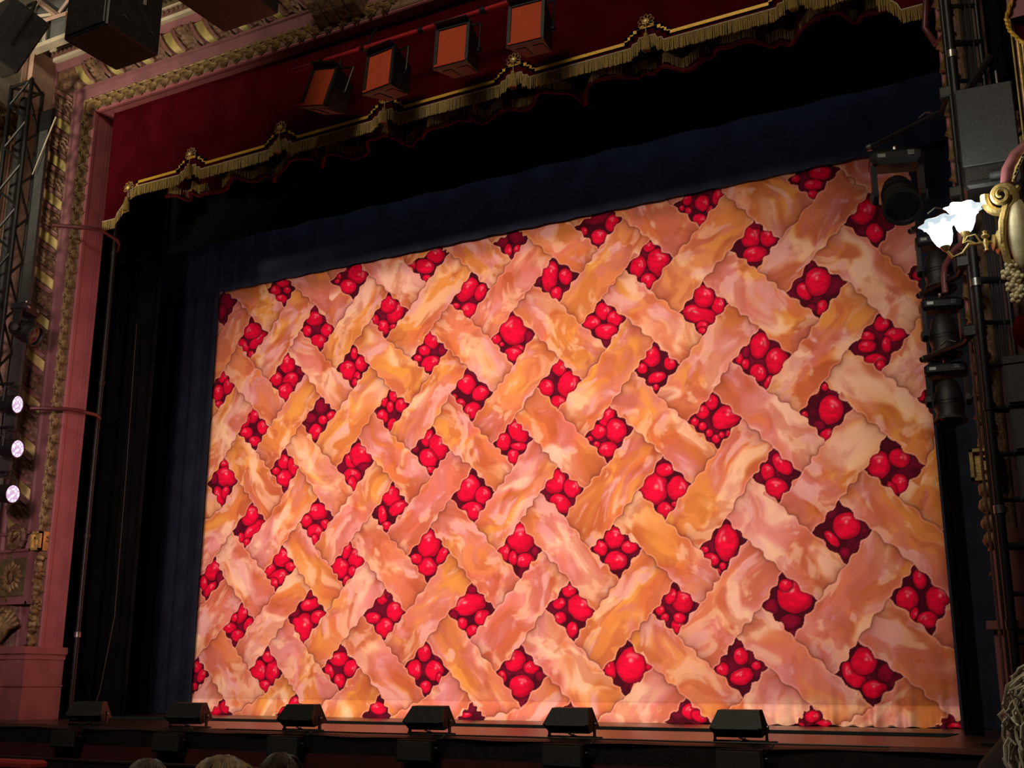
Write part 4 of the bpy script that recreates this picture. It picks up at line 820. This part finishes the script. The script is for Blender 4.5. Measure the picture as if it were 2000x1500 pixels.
rod('stay_bar', [(-11.40, 8.8, 5.84), (-11.2, 9.0, 5.85), (-11.1, 9.1, 5.85), (-11.06, 9.25, 5.87), (-11.16, 9.6, 5.88), (-11.22, 9.68, 5.86), (-11.24, 9.68, 5.76)], .024, MAROONP, 'upper maroon stay bar hooking round the left proscenium edge', 'bar', group='stay bars')
rod('stay_bar', [(-11.36, 8.74, 3.51), (-11.28, 8.82, 3.52), (-11.12, 9.05, 3.54), (-11.08, 9.2, 3.55), (-11.12, 9.5, 3.56), (-11.2, 9.62, 3.55)], .024, MAROONP, 'lower maroon stay bar beside the lit lamps', 'bar', group='stay bars')
T = thing('masking_pole', 'black upright pole inside the left proscenium edge', 'pole', (-11.22, 9.62, 0)); MB().tube([(0, 0, 0), (0, 0, 7.5)], .03, 10).build('tube', BLACK, T, True)
for z in (.95, 2.1, 4.0, 5.7): MB().lathe([(-.03, .04), (.03, .04)], (0, 0, z), (0, 0, 1), 10).build('clamp', STEEL if z < 1 else BLACK, T, True)
rod('hanging_wire', [(-11.45, 10.3, 5.0), (-11.4, 10.3, 3), (-11.36, 10.28, 1.2), (-11.3, 10.1, .3), (-11.2, 9.9, .02)], .006, mat('grey_wire', (.03, .028, .025), .7), 'thin grey wire hanging before the black leg at left', 'cable', 5)
# moving heads and par cans
LENSD = mat('dark_lens', (.01, .012, .016), .08, 0)
def mover(lbl, loc, rz, tilt, grp, sc=1., ytilt=0):
    T = thing('moving_light', lbl, 'stage light', loc, (0, ytilt, rz), group=grp); T.scale = (sc, sc, sc)
    MB().tube([(0, 0, 0), (0, 0, -.07)], .02, 8).build('clamp', STEEL, T)
    MB().cbox((0, 0, -.13), (.40, .24, .12), .03).build('base', BLACKP, T)
    MB().box((.1, -.123, -.12), (.05, .006, .04)).build('display', LBL, T); MB().box((-.12, -.123, -.13), (.06, .006, .03)).build('label_plate', SILVER, T)
    for s in (-1, 1):
        MB().prism([(0, -.06, -.18), (0, .06, -.18), (0, .045, -.38), (0, .06, -.44), (0, .0, -.49), (0, -.06, -.44), (0, -.045, -.38)], (s*.155, 0, 0), (s*.195, 0, 0)).build('yoke_arm', BLACKP, T)
        MB().lathe([(0, .05), (.012, .05), (.02, .03)], (s*.195, 0, -.43), (s, 0, 0), 14).build('pivot_cap', GRILLE, T, True)
    a = Vector((0, -math.sin(tilt), -math.cos(tilt))); o = (0, 0, -.42)
    h = MB().lathe([(-.2, .03), (-.19, .075), (-.15, .105), (-.02, .135), (.08, .14), (.15, .125), (.21, .15), (.225, .15), (.225, .128), (.2, .12)], o, a, 22, caps=False).build('head', BLACKP, T, True)
    MB().lathe([(.2, .0), (.205, .06), (.195, .118)], o, a, 20, caps=False).build('lens', LENSD, h, True)
    MB().lathe([(.205, .152), (.228, .155)], o, a, 22, caps=False).build('lens_rim', GRILLE, h, True)
    for t in (.03, .06): MB().lathe([(t, .142), (t+.012, .144)], o, a, 22, caps=False).build('cooling_fin', BLACK, h, True)
    return T
GR = 'moving lights on the right proscenium arms'; 
mover('large moving light tilted on the topmost right arm over the cloth corner', (-1.56, 9.45, 4.84), .30, .75, GR, 1.08)
mover('moving light behind the glowing wall lamp', (-1.31, 9.5, 4.04), .2, .15, GR, .82)
mover('moving light on the arm just below the wall lamp', (-1.31, 9.45, 3.47), .3, .1, GR, .82)
mover('lowest moving light on the right arms above the black strip', (-1.32, 9.45, 2.93), .15, .12, GR, .82)
mover('moving light aimed sideways on the left boom truss', (-11.12, 8.35, 4.68), PI/2+.35, 1.15, 'moving lights left', .85)
def led_mat():
    m = bpy.data.materials.new('led_array'); m.use_nodes = True; nt = m.node_tree; b = nt.nodes['Principled BSDF']; tc = nt.nodes.new('ShaderNodeTexCoord')
    v = nt.nodes.new('ShaderNodeTexVoronoi'); v.inputs['Scale'].default_value = 34; nt.links.new(tc.outputs['Object'], v.inputs['Vector'])
    r = nt.nodes.new('ShaderNodeValToRGB'); r.color_ramp.elements[0].position = .25; r.color_ramp.elements[0].color = (1, .93, 1, 1); r.color_ramp.elements[1].position = .62; r.color_ramp.elements[1].color = (.55, .35, .55, 1)
    nt.links.new(v.outputs['Distance'], r.inputs['Fac']); nt.links.new(r.outputs['Color'], b.inputs['Emission Color']); b.inputs['Emission Strength'].default_value = 1.25; b.inputs['Base Color'].default_value = (.05, .05, .05, 1); return m
LED = led_mat()
def par(lbl, loc, aim):
    T = thing('par_can', lbl, 'stage light', loc, group='lit LED cans on the left boom'); a = Vector(aim).normalized()
    MB().lathe([(-.22, .03), (-.21, .08), (-.12, .1), (.0, .105), (.03, .108)], (0, 0, 0), a, 20).build('can', BLACKP, T, True)
    MB().lathe([(.05, .0), (.044, .05), (.034, .096)], (0, 0, 0), a, 20, caps=False).build('led_lens', LED, T, True)
    MB().lathe([(.0, .108), (.04, .11), (.04, .096), (.025, .094)], (0, 0, 0), a, 20, caps=False).build('bezel', BLACK, T, True)
    s = a.cross(Vector((0, 0, 1))).normalized(); q = -a*.06
    m = MB(); m.tube([q+s*.125, q+s*.125+Vector((0, 0, .17)), q-s*.125+Vector((0, 0, .17)), q-s*.125], .012, 6); m.build('yoke', GRILLE, T)
    MB().tube([q+Vector((0, 0, .17)), q+Vector((0, 0, .24)), q+Vector((-.25, 0, .26))], .018, 8).build('side_arm', BLACK, T, True)
    MB().tube([q-a*.1, q-a*.2+Vector((0, 0, .1)), q+Vector((-.1, 0, .22)), q+Vector((.06, -.03, .25)), q+Vector((.1, -.04, .19))], .008, 6).build('power_cable', CABLE, T, True)
par('topmost of the three glowing LED lamps on the left truss', (-11.12, 8.35, 3.45), (1, .28, -.12)); par('middle glowing LED lamp on the left truss', (-11.03, 8.35, 2.93), (1, .18, -.12)); par('lowest glowing LED lamp on the left truss', (-11.02, 8.35, 2.42), (1, .1, -.1))
# ------------------------------------------------------------------ right lighting ladder with arms, arrays
LD = thing('lighting_ladder', 'black ladder truss with rungs standing before the right proscenium', 'truss', (-.9, 8.8, 0))
for x, r, y in ((-.06, .034, 0), (-.105, .022, .06), (.145, .022, .1)): MB().tube([(x, y, 0), (x, y, 9)], r, 12).build('rail', BLACK, LD, True)
for i in range(24): MB().tube([(-.06, 0, .35+.33*i), (.145, .1, .35+.33*i)], .019 if i % 3 else .028, 8).build('rung', BLACK, LD, True)
for i in range(5): MB().tube([(.03+.018*i, .06+.02*(i % 2), 2.7), (.03+.018*i, .05+.02*(i % 2), 9)], .008, 6).build('riser_cable', CABLE, LD)
for i in range(8):
    z = .3+.36*i; MB().tube([(-.125, .06, z), (-.06, .03, z+.36)] if i % 2 else [(-.06, .03, z), (-.125, .06, z+.36)], .008, 6).build('brace', RUST, LD)
MB().tube([(-.155, .09, 0), (-.155, .09, 2.9)], .012, 6).build('side_strut', RUST, LD)
MB().bx(-.3, .3, -.25, .25, 0, .02).build('base_plate', BLACK, LD)
for i, z in enumerate((.8, 1.6, 2.35, 3.3, 4.3, 5.2)): MB().lathe([(-.03, .042), (.03, .042)], (-.06, 0, z), (0, 0, 1), 10).build('collar', STEEL if i % 2 else BLACK, LD, True)
for i, (z0, z1, x1, lb) in enumerate(((4.92, 4.87, -1.80, 'topmost slanting black arm on the right ladder'), (4.07, 4.05, -1.5, 'second black arm on the right ladder behind the wall lamp'), (3.50, 3.48, -1.48, 'third black arm on the right ladder below the wall lamp'), (2.95, 2.94, -1.5, 'lowest black arm on the right ladder'))):
    T = thing('lamp_arm', lb, 'arm', (-1.02, 8.86, z0), group='lamp arms on the right ladder')
    MB().tube([(0, 0, 0), (-.1, .3, 0), (x1+1.02, .6, z1-z0)], .024, 10).build('tube', BLACK, T, True)
    MB().cbox((-.02, .02, 0), (.1, .1, .09), .01).build('clamp', BLACKP, T); MB().lathe([(-.02, .032), (.02, .032)], (x1+1.06, .58, z1-z0), (1, -.3, 0), 10).build('end_cap', STEEL, T, True)
    MB().tube([(-.3, .4, .03), (-.24, .4, .07), (-.18, .38, .04)], .007, 6).build('safety_wire', STEEL, T)
rod('rose_stay', [(-1.02, 9.0, 3.72), (-1.12, 9.1, 3.70), (-1.22, 9.22, 3.62), (-1.24, 9.24, 3.55), (-1.24, 9.24, 3.40)], .024, mat('rose_pipe', (.25, .07, .07), .4), 'short rose stay bar bent round the right proscenium edge', 'bar')
rod('rose_stay', [(-1.03, 9.1, 6.2), (-1.15, 9.2, 6.1), (-1.2, 9.25, 5.75), (-1.12, 9.2, 5.55), (-1.04, 9.12, 5.56)], .026, MAROONP, 'maroon bent bar beside the valance\'s right end', 'bar')
T = thing('side_loudspeaker', 'flat grey fronted loudspeaker hung on the right ladder above the wall lamp', 'speaker', (-.72, 8.3, 3.84), (-.12, 0, .1))
MB().cbox((0, .14, .42), (.40, .3, .84), .02).build('cabinet', BLACKP, T); MB().cbox((0, -.012, .5), (.385, .016, .66), .006).build('grille', GREYSP, T)
MB().box((0, -.01, .1), (.32, .02, .1)).build('lower_panel', BLACKP, T); MB().tube([(-.02, -.035, .06), (.12, -.035, .06)], .028, 10).build('handle', GREYSP, T, True)
MB().tube([(-.14, .1, .84), (.08, .1, 1.15)], .03, 6).build('hanger', BLACK, T); MB().tube([(.1, .05, .84), (.1, .05, .98)], .008, 6).build('shackle', SILVER, T)
MB().box((.05, .1, .86), (.3, .08, .03)).build('rigging_plate', BLACK, T)
for i in range(7):
    zt = 2.56-.325*i
    T = thing('line_array_box', ['topmost', 'second', 'third', 'fourth', 'fifth', 'sixth', 'lowest'][i]+' black line array box in the column at the right edge', 'speaker', (-.55+.012*i, 8.42, zt-.31), (-.02*i, 0, 0), group='line array at the right edge')
    MB().prism([(-.25, 0, 0), (.25, 0, 0), (.2, .3, 0), (-.2, .3, 0)], (0, 0, .01), (0, 0, .305)).build('cabinet', BLACKP, T); MB().cbox((.0, -.008, .157), (.47, .016, .27), .005).build('grille', GRILLE, T)
    MB().box((-.252, .05, .15), (.012, .05, .3)).build('rigging_plate', BLACK, T)
    if i == 0: MB().box((0, .05, .33), (.5, .12, .05)).build('bumper_bar', GRILLE, T)
T = thing('dark_banner', 'tall dark cloth hanging behind the grey loudspeaker at top right', 'cloth', (-.6, 8.75, 4.6)); MB().grid(lambda u, v: (-.1+.26*u, .04*math.sin(u*12), 3.2*v), 16, 4).build('cloth', BLACKCL, T, True)
# ------------------------------------------------------------------ stage box at the right edge: curtain, pilaster, cartouche, lamp
BX = struct(MB().bx(-.36, 3, 8.85, 9.1, -.5, 9), 'wall_box', BROWN)
BP = struct(MB().bx(-.46, -.30, 8.05, 8.4, 3.9, 7), 'trim_17', PINK)
for i in range(4): MB().tube([(-.44+.03*i, 8.03, 4.1), (-.44+.03*i, 8.03, 5.0)], .013, 8).build('flute', GOLDB, BP, True)
MB().tube([(-.475, 8.02, 3.95), (-.475, 8.02, 5.6)], .007, 6).build('gilt_bead', GOLDB, BP, True)
T = thing('box_curtain', 'rose box curtain with twisted gold braid at the top right corner', 'curtain', (-.4, 7.9, 4.7))
MB().grid(lambda u, v: (-.06+.02*abs(v-.45)*2+.5*u, -.03+.03*math.sin(u*14), -.12+(.9*v)+(.12-.5*u*.35)*(1-v)), 20, 6).build('curtain_cloth', DARKRED, T, True)
MB().grid(lambda u, v: (-.09+.12*u+.05*v, -.06, .14+.3*v), 4, 4).build('rose_band', PINK, T)
pts = [(.06, -.08, .46), (-.02, -.08, .3), (-.085, -.08, .14), (-.075, -.08, .05), (-.02, -.08, -.05), (.05, -.08, -.12), (.14, -.08, -.16)]
m = MB()
for k in range(2):
    q = []
    for i in range(61):
        t = i/60*6; a = int(min(5, t)); f_ = t-a; p = Vector(pts[a]).lerp(Vector(pts[a+1]), f_); q.append(p+Vector((math.cos(i*.9+k*PI)*.008, math.sin(i*.9+k*PI)*.008, 0)))
    m.tube(q, .009, 5)
m.build('twisted_braid', YELLOW, T, True)
IVORY = mat('ivory_gilt', (.72, .62, .36), .45, .1, .15, 12, .15, 60)
T = thing('cartouche', 'gilt and ivory plaster cartouche with volute and flowers on the box front', 'ornament', (-.6, 8.1, 3.3))
m = MB(); q = []
for i in range(46): t = i/45*4.6*PI; r = .115*math.exp(-t*.115); q.append((-.045+r*math.cos(t+PI*.9), -.12-.002*i, .30+r*1.12*math.sin(t+PI*.9)))
m.tube(q, [.034-.00055*i for i in range(46)], 8); m.build('volute', GOLDB, T, True)
MB().ball((.035, -.12, .03), (.075, .07, .26), 18, 12).build('shield', IVORY, T, True)
MB().tube([(.06, -.12, .36), (-.01, -.14, .28), (-.06, -.15, .12), (-.075, -.15, -.02), (-.06, -.14, -.15), (-.0, -.12, -.25)], [.02, .03, .028, .026, .024, .016], 8).build('scroll_rim', GOLDB, T, True)
MB().tube([(.14, -.12, .32), (.09, -.15, .15), (.075, -.15, -.02), (.09, -.14, -.18), (.13, -.12, -.26)], [.014, .02, .02, .018, .012], 8).build('scroll_rim', IVORY, T, True)
MB().lathe([(0, .085), (.02, .08), (.035, .05), (.05, .055), (.06, .02)], (-.09, -.1, -.005), (-1, -.35, 0), 18).build('lamp_rose', GOLDB, T, True)
for i, (x, z) in enumerate(((-.04, -.20), (-.07, -.25), (-.01, -.28), (-.05, -.34), (.0, -.38), (-.03, -.42), (.07, .06), (.09, .0), (.07, -.06), (.1, .12))):
    m = MB(); m.ball((x, -.14, z), .022, 8, 6)
    for k in range(5): a = 2*PI*k/5; m.ball((x+.028*math.cos(a), -.135, z+.028*math.sin(a)), (.02, .014, .02), 7, 5)
    m.build('flower', IVORY, T, True)
for k in range(3): MB().tube([(.0+.03*k, -.1, -.22-.03*k), (.02+.03*k, -.12, -.36-.03*k), (.09+.03*k, -.12, -.45-.02*k), (.2, -.12, -.48-.02*k)], .016, 7).build('under_moulding', GOLD, T, True)
MB().ball((.2, .08, .0), (.14, .1, .5), 18, 12).build('backing', BRONZE, T, True)
m = MB().tube([(-.02, -.1, .38), (.0, -.1, .5), (.06, -.1, .6), (.16, -.08, .68)], .04, 10); m.build('padded_rail', PINK, T, True)
for i in range(9): MB().box((.045+.012*i, -.125, .44+.024*i), (.012, .02, .05), (0, .5, 0)).build('rail_dart', IVORY, T)
MB().tube([(.03, -.11, .40), (.06, -.11, .5), (.14, -.1, .62)], .016, 8).build('rail_bead', GOLDB, T, True)
MB().ball((.1, .0, -.62), (.2, .14, .16), 14, 9, .05).build('under_swell', DARKRED, T, True)
def glass_mat():
    m = bpy.data.materials.new('lit_glass'); m.use_nodes = True; nt = m.node_tree; b = nt.nodes['Principled BSDF']
    b.inputs['Base Color'].default_value = (.95, .95, .9, 1); b.inputs['Emission Color'].default_value = (.93, 1, .97, 1); b.inputs['Emission Strength'].default_value = 2.2; b.inputs['Roughness'].default_value = .3; return m
GLASS = glass_mat(); GRIM = mat('frosted_rim', (.8, .85, .85), .4, emit=(.75, .9, 1), estr=.75)
T = thing('wall_lamp', 'gilt two-armed wall lamp with glowing tulip glass shades', 'lamp', (-.72, 7.98, 3.29))
arm = [(0, 0, 0), (-.05, -.01, .01), (-.1, -.02, -.005), (-.14, -.02, .02), (-.17, -.03, .06), (-.2, -.03, .04), (-.19, -.03, .0), (-.22, -.03, -.01), (-.205, -.03, .02)]
MB().tube([(0, 0, 0), (-.06, -.02, .01), (-.12, -.03, .0), (-.17, -.04, .03), (-.20, -.03, .02), (-.185, -.02, .08)], .011, 8).build('arm', GOLDB, T, True)
MB().tube([(-.12, -.03, 0), (-.16, -.1, -.02), (-.2, -.14, -.09), (-.26, -.15, -.11), (-.30, -.15, -.05)], .011, 8).build('arm', GOLDB, T, True)
MB().tube([(-.09, -.02, .01), (-.12, -.03, .07), (-.17, -.04, .06), (-.19, -.04, .03)], .007, 6).build('scroll', GOLDB, T, True)
MB().lathe([(-.07, .0), (-.055, .018), (-.035, .01), (0, .022), (.03, .012), (.05, .03), (.07, .012), (.085, .016), (.095, 0)], (-.06, -.02, .0), (0, 0, 1), 12).build('finial', GOLDB, T, True)
for (x, y, z, dx) in ((-.185, -.02, .085, .05), (-.30, -.15, -.04, -.18)):
    ax = Vector((dx, 0, 1)); MB().lathe([(-.02, .012), (0, .028), (.02, .035), (.025, .02)], (x, y, z), ax, 14).build('socket', GOLDB, T, True)
    MB().lathe([(.0, .028), (.03, .052), (.08, .07), (.12, .074), (.15, .085), (.162, .095)], (x, y, z+.01), ax, 40, 7, .13).build('glass_shade', GLASS, T, True); MB().lathe([(.15, .0855), (.165, .10), (.185, .118), (.19, .121)], (x, y, z+.01), ax, 40, 7, .13, False).build('glass_rim', GRIM, T, True)
    lo = lamp('wall_lamp_glow', 'POINT', (x, y-.06, z+.25), 6.0, (.95, 1, .93), None, shadow_soft_size=.08); lo.parent = T
# ------------------------------------------------------------------ orchestra rail and the nearest of the audience
T = thing('orchestra_rail', 'red topped orchestra rail at the bottom left corner', 'rail', (-8.6, 6.75, -1.15))
MB().bx(-3, .42, -.06, .06, 0, .86).build('panel', REDWALL, T); MB().cbox((-1.29, 0, .895), (3.42, .2, .07), .02).build('padded_top', mat('bright_red_plush', (.30, .02, .02), .8), T)
T = thing('pit_ledge', 'black ledge with worn edge below the dark red stage front', 'ledge', (-8, 7.6, -.34)); MB().bx(-4, 4.5, -.04, .04, -.8, .06).build('board', BLACKP, T); MB().bx(-4, 4.5, -.05, .05, .06, .075).build('edge', mat('worn_black', (.03, .02, .018), .4), T)
SKIN = mat('skin', (.36, .19, .12), .6, 0, .1, 20); COATB = mat('black_coat', (.008, .008, .009), .9); COATG = mat('grey_coat', (.05, .045, .05), .9)
def person(lbl, loc, coat, hair_m, style, sc=1., rz=0.):
    """seated figure seen from behind, facing the stage; loc is the crown of the head"""
    T = thing('person', lbl, 'person', (loc[0], loc[1], loc[2]-1.30*sc), (0, 0, rz), group=None); T.scale = (sc, sc, sc)
    J = dict(pel=(0, 0, .50), sp=(0, .0, .72), chest=(0, .02, .92), neck=(0, .02, 1.05), jaw=(0, .05, 1.12), head=(0, .04, 1.20), top=(0, .03, 1.255),
        sl=(-.17, .02, .98), el=(-.23, .06, .73), wl=(-.17, .28, .62), hl=(-.13, .36, .60), sr=(.17, .02, .98), er=(.23, .06, .73), wr=(.17, .28, .62), hr=(.13, .36, .60),
        tl=(-.1, .08, .49), kl=(-.12, .48, .50), al=(-.12, .50, .10), fl=(-.12, .62, .04), tr=(.1, .08, .49), kr=(.12, .48, .50), ar=(.12, .50, .10), fr=(.12, .62, .04))
    E_ = ['pel sp', 'sp chest', 'chest neck', 'neck jaw', 'jaw head', 'head top', 'chest sl', 'sl el', 'el wl', 'wl hl', 'chest sr', 'sr er', 'er wr', 'wr hr', 'pel tl', 'tl kl', 'kl al', 'al fl', 'pel tr', 'tr kr', 'kr ar', 'ar fr']
    rad = dict(pel=(.15, .11), sp=(.14, .1), chest=(.15, .1), neck=(.055, .055), jaw=(.065, .075), head=(.078, .092), top=(.055, .065), sl=(.075, .07), sr=(.075, .07), el=(.05, .05), er=(.05, .05), wl=(.035, .03), wr=(.035, .03), hl=(.035, .02), hr=(.035, .02), tl=(.085, .08), tr=(.085, .08), kl=(.06, .06), kr=(.06, .06), al=(.042, .042), ar=(.042, .042), fl=(.045, .03), fr=(.045, .03))
    ks = list(J); me_ = bpy.data.meshes.new('body'); me_.from_pydata([J[k] for k in ks], [tuple(ks.index(a) for a in e.split()) for e in E_], [])
    o = bpy.data.objects.new('body', me_); link(o, T); sk = o.modifiers.new('skin', 'SKIN'); sd = o.modifiers.new('sub', 'SUBSURF'); sd.levels = sd.render_levels = 2
    for i, k in enumerate(ks): me_.skin_vertices[0].data[i].radius = rad[k]; me_.skin_vertices[0].data[i].use_root = (k == 'pel')
    me_.materials.append(coat); sk.use_smooth_shade = True
    MB().ball((0, .045, 1.185), (.079, .092, .108), 16, 12).build('head_skin', SKIN, T, True)
    MB().ball((0, .135, 1.175), (.012, .016, .022), 8, 6).build('nose', SKIN, T, True)
    for s in (-1, 1): MB().ball((s*.082, .04, 1.175), (.012, .025, .034), 8, 6).build('ear', SKIN, T, True)
    r = random.Random(style); m = MB(); n = 70 if style != 3 else 120
    m.ball((0, .025, 1.205), (.088, .098, .1), 16, 10)
    for i in range(n):
        a = r.uniform(PI*1.02, PI*1.98) if r.random() < .75 else r.uniform(0, 2*PI); e0 = r.uniform(.05, .35); q = []
        ln = r.uniform(.7, 1.15) if style < 2 else r.uniform(1.0, 1.7)
        for j in range(6):
            e = e0+(ln-.0)*j/5*1.2; e = min(e, 1.75); dz = 0
            rr = .101+.006*math.sin(j*1.3+i)
            q.append((rr*.93*math.sin(e)*math.cos(a), .025+rr*math.sin(e)*math.sin(a), 1.203+rr*math.cos(e)))
        if style == 2: q.append((r.uniform(-.03, .03), -.10, 1.19))
        m.tube(q, [.004]+[.0075]*(len(q)-2)+[.004], 4)
    m.build('hair', hair_m, T, True)
    if style == 2:
        m = MB()
        for i in range(26):
            a = r.uniform(0, 6.28); m.tube([(.02*math.cos(a), -.09, 1.19+.02*math.sin(a)), (.05*math.cos(a), -.13, 1.20+.03*math.sin(a)), (.06*math.cos(a)+.02, -.15, 1.13), (.03*math.cos(a), -.14, 1.02)], [.008, .01, .01, .005], 4)
        m.build('ponytail', hair_m, T, True); MB().cbox((.0, -.1, 1.22), (.07, .03, .04), .008).build('hair_clip', mat('hair_clip', (.35, .25, .16), .4), T)
    return T
BLOND = mat('blond_hair', (.24, .16, .08), .5, 0, .5, 40); DKHAIR = mat('brown_hair', (.05, .03, .018), .5, 0, .4, 40); GREYH = mat('grey_brown_hair', (.085, .065, .045), .55, 0, .4, 40)
person('person with blond hair tied up and clipped, bottom edge', (-2.46, 2.66, .172), COATG, BLOND, 2, 1.05)
person('person with short dark brown hair beside the blond head', (-3.24, 3.85, .105), COATB, DKHAIR, 0, .9)
person('person with cropped brown hair below the second monitor', (-3.58, 3.46, .092), COATB, GREYH, 1, .9)
person('grey haired person at the bottom left corner', (-4.15, 3.1, .06), COATG, GREYH, 0, .85)
# the close neighbour at the right edge: pale streaked hair over a black coat and raised collar
PALE = mat('pale_streaked_hair', (.72, .68, .52), .5, 0, .35, 30)
T = person('person in black coat with pale streaked curly hair at the bottom right corner', (-.112, 1.84, .425), COATB, DKHAIR, 3, 1.1, -.25)
r = random.Random(5)
for k in range(80):
    a = r.uniform(PI*.75, PI*1.75); q = []; e0 = r.uniform(.05, 1.2); L_n = r.uniform(.9, 2.6); f1, f2 = r.uniform(1.2, 2.4), r.uniform(0, 6); cu = r.uniform(.003, .008)
    for j in range(15):
        e = e0+L_n*j/14; ee = min(e, 1.5); ex = max(0, e-1.5)*.12; w_ = cu*math.sin(j*f1+f2); w2 = cu*math.cos(j*f1*.8+f2)
        q.append((.106*math.sin(ee)*math.cos(a)+w_, .02+.114*math.sin(ee)*math.sin(a)+w2, 1.205+.114*math.cos(ee)-ex))
    MB().tube(q, [.0008]+[r.uniform(.0012, .0024)]*13+[.0008], 5).build('hair_lock', PALE, T, True)
MB().lathe([(0, .27), (.12, .22), (.23, .165), (.29, .115), (.325, .08), (.335, .05)], (-.05, .17, .92), (.06, 0, 1), 20).build('raised_hood', COATB, T, True)
